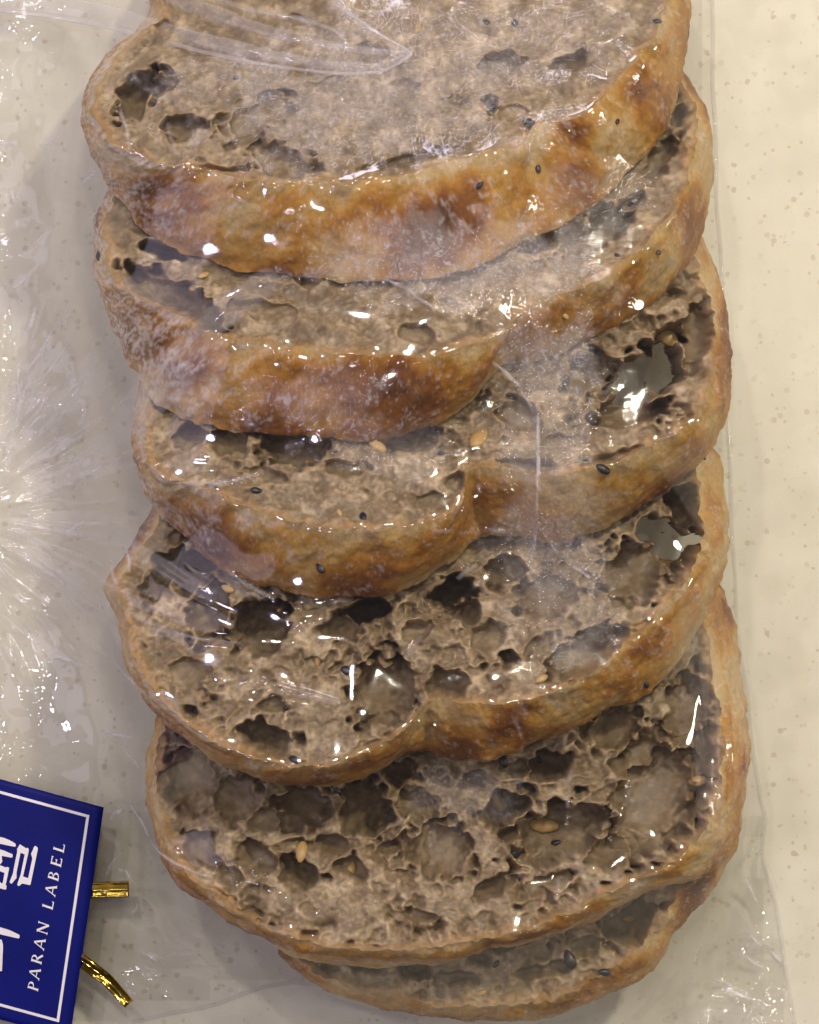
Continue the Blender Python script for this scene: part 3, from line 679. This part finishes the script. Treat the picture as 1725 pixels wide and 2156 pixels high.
for k_ in range(38):                                      # long hairline creases fanning out from the mouth, their bright streaks painted as haze
    a = -1.05 + 2.1 * ((k_ * 0.618) % 1); r0 = 60 + 200 * ((k_ * .377) % 1); L = 90 + 190 * ((k_ * .731) % 1); b_ = .05 * math.sin(k_ * 3.1)
    P_ = [(-110 + (r0 + L * t_) * math.cos(a + b_ * t_ * t_), 1080 + (r0 + L * t_) * math.sin(a + b_ * t_ * t_) * 1.15) for t_ in np.linspace(0, 1, 8)]
    stroke(P_, 4.0, 2.4, .35 + .55 * ((k_ * .53) % 1), 2.0 + 1.6 * ((k_ * .29) % 1))
# crumpled corner
rc = random.Random(4)
for cxx, cyy, nn_, R_ in ((1560, 2080, 34, 150), (1545, 1960, 22, 140), (1480, 2110, 20, 160), (1600, 1770, 12, 60), (1330, 2120, 12, 90)):
    for _ in range(nn_):
        a = rc.uniform(0, 6.28); r0 = rc.uniform(0, R_ * .5); x = cxx + r0 * math.cos(a); y = cyy + r0 * math.sin(a); L = rc.uniform(.2, 1) * R_ * .7; a2 = a + rc.gauss(0, .5)
        stroke([(x, y), (x + L * .5 * math.cos(a2) + rc.gauss(0, 6), y + L * .5 * math.sin(a2) + rc.gauss(0, 6)), (x + L * math.cos(a2), y + L * math.sin(a2))], rc.uniform(3.5, 7), rc.uniform(1, 4), rc.choice((0, 0, .1, .2)) if cxx > 1400 else 0, rc.uniform(4, 10))
stroke([(1450, 1830), (1440, 1960), (1450, 2090), (1455, 2140)], 12, 9, .32, 20)
stroke([(1500, 1840), (1580, 1960), (1620, 2110)], 7, 8, .18, 12)
stroke([(1340, 2130), (1390, 2060), (1440, 2020)], 8, 7, .28, 14)
# gathers that fan out from the closed mouth of the bag on the left
for _ in range(110):
    a = rc.gauss(0.05, .62); r0 = abs(rc.gauss(0, 1)) * 150 + 20; L = rc.uniform(25, 150) * (0.6 + r0 / 300)
    x = -70 + r0 * math.cos(a); y = 1075 + r0 * math.sin(a) * 1.25; a2 = a * 1.1 + rc.gauss(0, .12)
    stroke([(x, y), (x + L * math.cos(a2), y + L * math.sin(a2))], rc.uniform(3.2, 6), rc.uniform(.8, 3), rc.choice((0, 0, 0, .08, .14)), rc.uniform(5, 12))
for _ in range(46):                                       # longer tension lines
    a = rc.uniform(-.95, .95); r0 = rc.uniform(20, 260); L = rc.uniform(120, 330)
    x = -110 + r0 * math.cos(a); y = 1080 + r0 * math.sin(a); b_ = rc.gauss(0, .06)
    stroke([(x, y), (x + L * .5 * math.cos(a + b_), y + L * .5 * math.sin(a + b_)), (x + L * math.cos(a), y + L * math.sin(a))], rc.uniform(4, 9), rc.uniform(1.5, 5), rc.choice((0, .15, .3, .45)), rc.uniform(4, 13))
# scattered small puckers
for _ in range(170):
    x = rc.uniform(-60, 330); y = rc.choice((rc.uniform(0, 1600), rc.uniform(700, 1300)))
    a = rc.uniform(0, 3.14); L = rc.uniform(6, 40)
    stroke([(x, y), (x + L * math.cos(a), y + L * math.sin(a))], rc.uniform(3.2, 5.5), rc.uniform(.8, 3))
for _ in range(34):
    x = rc.uniform(300, 1480); y = rc.uniform(350, 2080); a = rc.uniform(0, 3.14); L = rc.uniform(15, 70)
    stroke([(x, y), (x + L * math.cos(a), y + L * math.sin(a))], rc.uniform(3.2, 5), rc.uniform(1, 4.5))
for _ in range(26):
    x = rc.uniform(200, 560); y = rc.uniform(1700, 2050); a = rc.gauss(.3, .5); L = rc.uniform(15, 90)
    stroke([(x, y), (x + L * math.cos(a), y + L * math.sin(a))], rc.uniform(4, 7), rc.uniform(2, 8))
# where the film clings; its milky sheen is painted in as haze
for x, y, rx, ry, v in ((1130,800,110,90,.9),(950,590,260,80,.8),(760,270,360,150,.8),(1050,160,300,130,.45),(1150,1160,120,130,.7),(700,860,130,60,.35),(960,1620,110,60,.45),(1250,480,140,90,.35),(820,950,160,60,.3),(1115,1010,105,330,.5),(990,620,230,80,.9),(1190,1270,90,120,.4)):
    d = np.hypot((GX - x) / rx, (GY - y) / ry) + 0.22 * fbm((ny, nx), 40, 1.4, int(x))
    cling_sheen = np.maximum(cling_sheen, v * sstep(1.25, .35, d))
fa_, fb_ = fbm((ny, nx), 5, 1.2, 301), fbm((ny, nx), 5, 1.2, 302)
k1 = np.fft.fftfreq(ny)[:, None]; k2 = np.fft.rfftfreq(nx)[None, :]
def fibre(seed, ang):
    w_ = np.random.default_rng(seed).standard_normal((ny, nx)); a = k2 * math.cos(ang) + k1 * math.sin(ang); b = -k2 * math.sin(ang) + k1 * math.cos(ang)
    o = np.fft.irfft2(np.fft.rfft2(w_) * np.exp(-(a / .06) ** 2 - (b / .22) ** 2), s=(ny, nx)); return o / o.std()
fib = np.where(GX < 1050, fibre(1, .5), np.where(GY < 1100, fibre(2, -.9), fibre(3, 1.5)))
haze = np.maximum(haze, cling_sheen * (0.36 + 0.25 * sstep(0.6, 2.0, fib)))
haze = haze + 0.05 * sstep(420, 100, GX) * (1 + .5 * fbm((ny, nx), 60, 2.0, 305))
def facets(cell, seed, warp):
    """crumpled sheet: flat triangles between random heights"""
    r = np.random.default_rng(seed); c_ = cell / G
    yy, xx = np.mgrid[0:ny, 0:nx].astype(float)
    yy = yy / c_ + 1 + warp * fbm((ny, nx), c_ * 3, 2.6, seed + 1); xx = xx / c_ + 1 + warp * fbm((ny, nx), c_ * 3, 2.6, seed + 2)
    g = r.standard_normal((int(ny / c_) + 6, int(nx / c_) + 6))
    yy = np.clip(yy, 0, g.shape[0] - 2.01); xx = np.clip(xx, 0, g.shape[1] - 2.01); y = yy.astype(int); x = xx.astype(int); v = yy - y; u = xx - x
    a, b, c2, d2 = g[y, x], g[y, x + 1], g[y + 1, x], g[y + 1, x + 1]; fl_ = r.random(g.shape)[y, x] < .5
    t1 = np.where(u + v < 1, a + (b - a) * u + (c2 - a) * v, d2 + (c2 - d2) * (1 - u) + (b - d2) * (1 - v))
    t2 = np.where(u > v, a + (b - a) * u + (d2 - b) * v, a + (c2 - a) * v + (d2 - c2) * u)
    return np.where(fl_, t1, t2)


def blob(x, y, rx, ry): return sstep(1.15, .5, np.hypot((GX - x) / rx, (GY - y) / ry))


fl1, fl2, fl3 = gblur(facets(58, 401, .35), 1.8), gblur(facets(30, 405, .35), 1.6), gblur(facets(95, 409, .3), 2.2)
RR = np.hypot(GX + 110, GY - 1080); TH = np.arctan2(GY - 1080, GX + 110)
fan = fbm((512, 256), 26, 2.2, 501); fan = bilin(fan, (TH / math.pi + 1) * 255, np.log(RR / 40 + 1) * 28)
wr += sstep(470, 250, RR) * sstep(0, 60, RR) * 0.022 * RR * fan * sstep(330, 200, GX)
zone_c = np.maximum(blob(1560, 2060, 150, 160), blob(1470, 2130, 160, 90)); zone_l = blob(20, 1060, 260, 360); zone_b = blob(400, 1930, 260, 180); zone_t = blob(60, 350, 230, 460); zone_v = blob(1130, 90, 240, 150)
wr += zone_v * (6 * fl1 + 3 * fl2) + zone_c * (10 * fl1 + 3.5 * fl2) + zone_l * (5 * fl1 + 2.6 * fl2) + zone_b * (12 * fl3 + 3 * fl1) + zone_t * (9 * fl3 + 2 * fl2)
haze = haze + zone_c * 0.16 * sstep(-.4, .8, fl1) + zone_l * 0.08 * sstep(-.2, .9, fl1)
lab = sstep(60, -20, np.maximum(np.abs(GX - 60) - 150, np.abs(GY - 1920) - 260))      # calm under the label card
wr *= 1 - 0.9 * lab
edge_fade = sstep(0, 26, np.minimum(ER[:, None] - GX, EB[None, :] - GY))
big = fbm((ny, nx), 70, 3.4, 77); big2 = fbm((ny, nx), 30, 3.2, 78)
open_ = sstep(60, 10, obs)                                                              # away from the bread the sheet ripples freely
film = film + wr * (0.35 + 0.65 * edge_fade) + (1 - lab) * edge_fade * (open_ * (9 * big + 3.0 * big2) + (1 - open_) * 2.0 * (1 + big))
film = np.maximum(film, 6)
FX = (GX - CX); FY = -(GY - CY)
V = np.stack([FX, FY, film], -1).reshape(-1, 3)
ids = np.arange(nx * ny).reshape(ny, nx)
q = np.stack([ids[:-1, :-1], ids[1:, :-1], ids[1:, 1:], ids[:-1, 1:]], -1).reshape(-1, 4)
q = q[inside.ravel()[q].all(1)]
used = np.zeros(nx * ny, bool); used[q.ravel()] = True; remap = np.cumsum(used) - 1
bag = empty('plastic_bag')
tag(bag, 'clear crinkled plastic bag wrapped round the bread slices', 'plastic bag')
mesh_np('front_film', V[used], remap[q], M_FILM, bag, attrs={'haze': np.clip(haze, 0, 2.1).ravel()[used], 'cling_sheen': cling_sheen.ravel()[used]})
# flat film below the bread
st = 12
bx, by = GX[::st, ::st], GY[::st, ::st]
ins = inside[::st, ::st]
zb = 1.2 + 0 * bx
ids = np.arange(bx.size).reshape(bx.shape)
qb = np.stack([ids[:-1, :-1], ids[1:, :-1], ids[1:, 1:], ids[:-1, 1:]], -1).reshape(-1, 4); qb = qb[ins.ravel()[qb].all(1)]
mesh_np('back_film', np.stack([bx - CX, CY - by, zb], -1).reshape(-1, 3), qb, M_BACK, bag, attrs={'haze': np.zeros(bx.size)})
# the folded side edge and the bottom edge: a narrow doubled band
def band(name, line, wdt, z0, hz):
    line = np.asarray(line, float); d = np.gradient(line, axis=0); nrm = np.stack([-d[:, 1], d[:, 0]], -1); nrm /= np.linalg.norm(nrm, axis=1, keepdims=True) + 1e-9
    rows = []; prof = ((-1, 0), (-.5, 3.5), (0, 5), (.5, 3.5), (1, 0))
    for o_, h_ in prof:
        p = line + nrm * o_ * wdt; rows.append(np.stack([p[:, 0] - CX, CY - p[:, 1], z0 + h_ + 0 * p[:, 0]], -1))
    A_ = np.stack(rows); m_, n_ = A_.shape[:2]; ii = np.arange(m_ * n_).reshape(m_, n_)
    qq = np.stack([ii[:-1, :-1], ii[1:, :-1], ii[1:, 1:], ii[:-1, 1:]], -1).reshape(-1, 4)
    return mesh_np(name, A_.reshape(-1, 3), qq, M_FILM, bag, attrs={'haze': np.full(m_ * n_, hz), 'cling_sheen': np.zeros(m_ * n_)})


yy_ = np.arange(-140, 2290, 12.0)
band('side_edge', np.stack([np.interp(yy_, gy_, ER) - 1 + 1.5 * np.sin(yy_ / 37), yy_], -1), 5, 3, .30)
xx_ = np.arange(250, 1010, 10.0)
band('bottom_edge', np.stack([xx_, np.interp(xx_, gx_, EB) - 1 + 1.5 * np.sin(xx_ / 31)], -1), 5, 3, .35)


def film_z(x, y):
    return float(bilin(film, np.array([(y - Y0) / G]), np.array([(x - X0) / G]))[0])


# rolled folds where the film doubles back over the uppermost slice
def rolled(name, line, r0, r1, lift, hz, flat=0.55):
    P = np.asarray(line, float); m = 120
    tt = np.concatenate([[0], np.cumsum(np.linalg.norm(np.diff(P, axis=0), axis=1))]); tt /= tt[-1]; s_ = np.linspace(0, 1, m)
    ln_ = np.stack([np.interp(s_, tt, P[:, 0]), np.interp(s_, tt, P[:, 1])], -1)
    ln_ = np.stack([np.convolve(np.pad(ln_[:, k], 6, mode='reflect', reflect_type='odd'), np.ones(13) / 13, 'valid') for k in (0, 1)], -1)
    d = np.gradient(ln_, axis=0); d /= np.linalg.norm(d, axis=1, keepdims=True); n_ = np.stack([-d[:, 1], d[:, 0]], -1)
    rad = (r0 + (r1 - r0) * s_) * (1 + .10 * np.sin(s_ * 23) + .06 * np.sin(s_ * 51 + 1)); rows = []
    zc = bilin(film, (ln_[:, 1] - Y0) / G, (ln_[:, 0] - X0) / G)
    zc = np.convolve(np.pad(zc, 10, mode='edge'), np.ones(21) / 21, 'valid') + lift
    for a in np.linspace(-.25, math.pi * 1.12, 22):
        px = ln_ + n_ * (rad * math.cos(a))[:, None]; zz = zc + rad * flat * (math.sin(a) + .5); k_ = 1 - zz / H
        rows.append(np.stack([(px[:, 0] - CX) * k_, -(px[:, 1] - CY) * k_, zz], -1))
    A_ = np.stack(rows); m_, n2 = A_.shape[:2]; ii = np.arange(m_ * n2).reshape(m_, n2)
    qq = np.stack([ii[:-1, :-1], ii[:-1, 1:], ii[1:, 1:], ii[1:, :-1]], -1).reshape(-1, 4)
    return mesh_np(name, A_.reshape(-1, 3), qq, M_FILM, bag, attrs={'haze': np.full(m_ * n2, hz), 'cling_sheen': np.zeros(m_ * n2)})


rolled('film_fold', [(-140,-20),(0,-4),(160,18),(300,50),(420,85),(540,112),(670,135),(770,145),(835,135),(866,113)], 30, 6, 16, .60)
rolled('film_fold', [(-140,5),(0,20),(160,42),(300,74),(420,108),(540,134),(670,152),(770,158),(840,142),(868,114)], 6, 3, 24, .85)  # thin hazy tube that paints the white highlight along the lip
rolled('film_fold', [(866,112),(790,66),(730,24),(690,-20),(640,-100)], 2.5, 5, 26, .75)  # thin hazy tube, a painted bright line on the other edge
rolled('film_fold', [(380,-30),(520,20),(640,40),(720,70),(735,95),(690,100)], 6, 4, 24, .5)
rolled('film_fold', [(868,110),(800,78),(745,38),(700,-10),(640,-90)], 3, 18, 18, .35)
rolled('film_fold', [(240,-60),(420,18),(560,66),(700,98),(800,110),(864,112)], 22, 5, 20, .45)

# ---------------------------------------------------------------- label card
LZ = max(film_z(x, y) for x in range(-60, 230, 20) for y in range(1640, 2170, 20)) + 10
card = empty('label_card'); tag(card, 'navy blue label card with white border line and PARAN LABEL lettering', 'label')


def lab3(x, y, dz=0.0):
    """picture point on the card -> place in the scene; the card bows gently"""
    bow = 10.0 * math.sin((y - 1640) / 520 * math.pi) - 0.00022 * (x - 60) ** 2
    zz = LZ + bow + dz; s_ = 1 - zz / H
    return ((x - CX) * s_, -(y - CY) * s_, zz)


O = np.array([219.0, 1700.0]); e_u = np.array([-0.9645, -0.264]); e_v = np.array([-0.145, 0.9894])
nu, nv = 24, 40
vs = []; qd = []
for side in (0, 1):
    for i in range(nv + 1):
        for j in range(nu + 1):
            p = O + e_u * (j / nu * 420) + e_v * (i / nv * 492)
            vs.append(lab3(p[0], p[1], 0 if side == 0 else -3.0))
ii = np.arange((nu + 1) * (nv + 1)).reshape(nv + 1, nu + 1); off = (nu + 1) * (nv + 1)
for i in range(nv):
    for j in range(nu):
        a, b, c_, d = ii[i, j], ii[i + 1, j], ii[i + 1, j + 1], ii[i, j + 1]
        qd += [(a, d, c_, b), (a + off, b + off, c_ + off, d + off)]
ring = [ii[0, j] for j in range(nu + 1)] + [ii[i, nu] for i in range(1, nv + 1)] + [ii[nv, j] for j in range(nu - 1, -1, -1)] + [ii[i, 0] for i in range(nv - 1, 0, -1)]
for a, b in zip(ring, ring[1:] + ring[:1]): qd.append((a, a + off, b + off, b))
mesh_np('card', vs, qd, M_NAVY, card)


def flat_poly(name, polys, mat=M_WHITE, dz=1.6):
    """polygons in picture coordinates, cut into small triangles and laid on the card"""
    bm = bmesh.new()
    for poly in polys:
        vv_ = [bm.verts.new((x, -y, 0)) for x, y in poly]
        f = bm.faces.new(vv_)
    bmesh.ops.triangulate(bm, faces=bm.faces[:])
    bmesh.ops.subdivide_edges(bm, edges=[e for e in bm.edges if e.calc_length() > 40], cuts=3)
    bmesh.ops.triangulate(bm, faces=bm.faces[:])
    bmesh.ops.recalc_face_normals(bm, faces=bm.faces[:])
    for v_ in bm.verts: v_.co = Vector(lab3(v_.co.x, -v_.co.y, dz)) * S
    me = bpy.data.meshes.new(name); bm.to_mesh(me); bm.free(); me.materials.append(mat)
    o = bpy.data.objects.new(name, me); col.objects.link(o); o.parent = card
    return o


g1 = lambda p: (p[0] / 8.625 * .766, (2280 + p[1] / 8.625) * .766)
g2 = lambda p: (p[0] / 8.625 * .766, (2520 + p[1] / 8.625) * .766)
# border line: right, top and bottom strips
def strip(a, b, w_):
    a, b = np.array(a, float), np.array(b, float); d = (b - a) / np.linalg.norm(b - a); n_ = np.array([-d[1], d[0]]) * w_ / 2
    return [tuple(p) for p in (a - n_, b - n_, b + n_, a + n_)]


c0 = O + e_u * 31 + e_v * 27
cA = O + e_u * 31 + e_v * 462; cB = O + e_u * 415 + e_v * 27; cD = O + e_u * 415 + e_v * 462
mp = []
for t_ in np.linspace(0, 1, 12): mp.append(c0 + (cA - c0) * t_)
flat_poly('border', [strip(c0 - e_v * 2.9, cA + e_v * 2.9, 5.8)]); flat_poly('border', [strip(c0 + e_u * 3.2, cB, 5.8)]); flat_poly('border', [strip(cA + e_u * 3.2, cD, 5.8)])
K = lambda pts, g: [g(p) for p in pts]
flat_poly('korean_letter', [K([(-220,120),(0,178),(90,195),(200,240),(300,290),(370,335),(378,370),(368,408),(330,405),(200,380),(90,355),(0,340),(-220,290)], g1),
    K([(-220,420),(0,468),(100,500),(200,545),(295,585),(305,610),(300,650),(280,668),(180,650),(45,622),(50,700),(58,765),(8,825),(-40,800),(-30,612),(-220,575)], g1),
    K([(-220,780),(0,845),(140,900),(175,885),(217,905),(212,960),(140,1305),(160,1345),(150,1412),(130,1428),(0,1395),(-220,1345),(-220,1195),(0,1250),(50,1278),(68,1270),(110,1030),(0,990),(-220,930)], g1),
    K([(480,352),(610,440),(665,437),(685,465),(680,530),(550,1115),(670,1155),(770,690),(740,575),(820,395),(850,390),(895,430),(900,470),(730,1290),(715,1318),(530,1280),(450,1342),(412,1310),(430,1240),(490,1080),(590,590),(490,550),(470,650),(395,1020),(395,1150),(275,1290),(235,1260),(235,1230),(310,1040),(370,720),(410,540),(410,460),(465,360)], g1)])
flat_poly('korean_letter', [K([(-220,190),(0,245),(120,280),(250,325),(370,380),(465,430),(468,480),(450,512),(400,505),(200,460),(0,412),(-220,360)], g2),
    K([(-90,545),(0,540),(35,540),(55,580),(75,680),(72,800),(50,1280),(30,1288),(-90,1285)], g2)])


def letter(ch, org, g, width=1.0):
    """serif capitals from strokes; x along the line, y up, in cap heights"""
    Rv = np.array([45.0, -250.0]); Uv = np.array([-247.0, -82.0])
    def Pt(x, y): return g(tuple(np.array(org, float) + Rv * x * .96 + Uv * y))
    def ln(a, b, w0, w1=None):
        w1 = w1 or w0
        a, b = np.array(a, float), np.array(b, float); d = (b - a) / np.linalg.norm(b - a); n_ = np.array([-d[1], d[0]])
        return [Pt(*(a - n_ * w0 / 2)), Pt(*(b - n_ * w1 / 2)), Pt(*(b + n_ * w1 / 2)), Pt(*(a + n_ * w0 / 2))]
    def serif(x, y, w_=.30): return ln((x - w_ / 2, y), (x + w_ / 2, y), .065)
    def arc(cx, cy, rx, ry, a0, a1, wm, k=9):
        o_, i_ = [], []
        for t in np.linspace(a0, a1, k):
            c_, s_ = math.cos(t), math.sin(t); th = .06 + (wm - .06) * abs(c_)
            o_.append((cx + rx * c_, cy + ry * s_)); i_.append((cx + (rx - th) * c_, cy + (ry - .08) * s_))
        return [[Pt(*o_[j]), Pt(*o_[j + 1]), Pt(*i_[j + 1]), Pt(*i_[j])] for j in range(k - 1)]
    ps = []
    h_ = math.pi / 2
    if ch in 'PRBLE': ps += [ln((.13, 0), (.13, 1), .20), serif(.13, .03), serif(.13, .97, .28)]
    if ch == 'L': ps += [ln((.13, .045), (.72, .045), .09), ln((.72, .0), (.75, .17), .09)]
    if ch == 'E': ps += [ln((.13, .045), (.74, .045), .09), ln((.13, .955), (.72, .955), .09), ln((.13, .52), (.55, .52), .08), ln((.74, 0), (.77, .18), .09), ln((.72, 1), (.74, .84), .09), ln((.55, .43), (.55, .62), .07)]
    if ch in 'PR': ps += arc(.30, .73, .42, .27, -h_, h_, .20) + [ln((.13, .97), (.32, .965), .08), ln((.13, .50), (.32, .50), .08)]
    if ch == 'R': ps += [ln((.36, .50), (.88, .02), .18)]
    if ch == 'B': ps += arc(.30, .76, .36, .24, -h_, h_, .18) + arc(.30, .27, .46, .27, -h_, h_, .20) + [ln((.13, .97), (.32, .965), .08), ln((.13, .53), (.34, .53), .08), ln((.13, .04), (.32, .04), .08)]
    if ch == 'A': ps += [ln((.08, .0), (.50, 1.0), .10), ln((.96, 0), (.53, 1.0), .20, .17), ln((.25, .32), (.82, .32), .08), serif(.08, .03, .24), serif(.96, .03, .28)]
    if ch == 'N': ps += [ln((.10, 0), (.10, 1), .10), ln((.92, 0), (.92, 1), .10), ln((.10, 1.0), (.92, 0.0), .20), serif(.10, .03, .24), serif(.92, .97, .24), serif(.06, .97, .18)]
    flat = []
    bm = bmesh.new()
    o = flat_poly('letter', ps)
    # overlapping strokes: lift each a hair so that no two lie in one plane
    return o


for ch, org, g in (('P', (905, 1768), g2), ('A', (928, 1505), g2), ('R', (985, 1130), g2), ('A', (1042, 800), g2), ('N', (1122, 425), g2),
                   ('L', (1250, 1905), g1), ('A', (1310, 1600), g1), ('B', (1383, 1228), g1), ('E', (1448, 893), g1), ('L', (1512, 553), g1)):
    letter(ch, org, g)

# ---------------------------------------------------------------- gold twist tie
tie = empty('twist_tie'); tag(tie, 'gold foil twist tie sticking out from under the blue label', 'twist tie')


def foil(name, line, half, z_of, ridge=4.0, twist=0.0, lean=0.0):
    """flat foil ribbon with a wire ridge down its middle"""
    line = np.asarray(line, float); m = 26
    tt = np.linspace(0, 1, len(line)); s_ = np.linspace(0, 1, m)
    ln_ = np.stack([np.interp(s_, tt, line[:, 0]), np.interp(s_, tt, line[:, 1])], -1)
    d = np.gradient(ln_, axis=0); d /= np.linalg.norm(d, axis=1, keepdims=True); n_ = np.stack([-d[:, 1], d[:, 0]], -1)
    prof = [(-1, 0), (-.75, 1.2), (-.22, 1.0), (-.12, ridge), (.12, ridge), (.22, 1.0), (.75, 1.4), (1, 0)]
    rows = []
    for o_, h_ in prof:
        tw = lean + twist * s_
        px = ln_ + n_ * (o_ * half * np.cos(tw))[:, None]
        zz = np.array([z_of(t) for t in s_]) + h_ + o_ * half * np.sin(tw) + 1.2 * np.sin(s_ * 19 + o_)
        k_ = (1 - zz / H)
        rows.append(np.stack([(px[:, 0] - CX) * k_, -(px[:, 1] - CY) * k_, zz], -1))
    A_ = np.stack(rows); B_ = A_.copy(); B_[..., 2] -= 2.0
    m_, n2 = A_.shape[:2]; ii = np.arange(m_ * n2).reshape(m_, n2); off = m_ * n2
    f1_ = np.stack([ii[:-1, :-1], ii[:-1, 1:], ii[1:, 1:], ii[1:, :-1]], -1).reshape(-1, 4)
    f2_ = f1_[:, ::-1] + off
    rg = list(ii[0]) + list(ii[1:, -1]) + list(ii[-1, -2::-1]) + list(ii[-2:0:-1, 0])
    f3_ = [(a, a + off, b + off, b) for a, b in zip(rg, rg[1:] + rg[:1])]
    o = mesh_np(name, np.concatenate([A_.reshape(-1, 3), B_.reshape(-1, 3)]), np.concatenate([f1_, f2_, f3_]), M_GOLD, tie, smooth=False)
    return o


zt = lambda t: LZ - 12 + 8 * t
foil('tie_end', [(120, 1878), (200, 1874), (272, 1872)], 21, lambda t: LZ - 26 + 12 * t, 5, twist=-0.15, lean=0.75)
foil('tie_end', [(100, 1990), (165, 2018), (225, 2062), (272, 2114)], 15, lambda t: LZ - 9 + 10 * t, 5, twist=0.7)
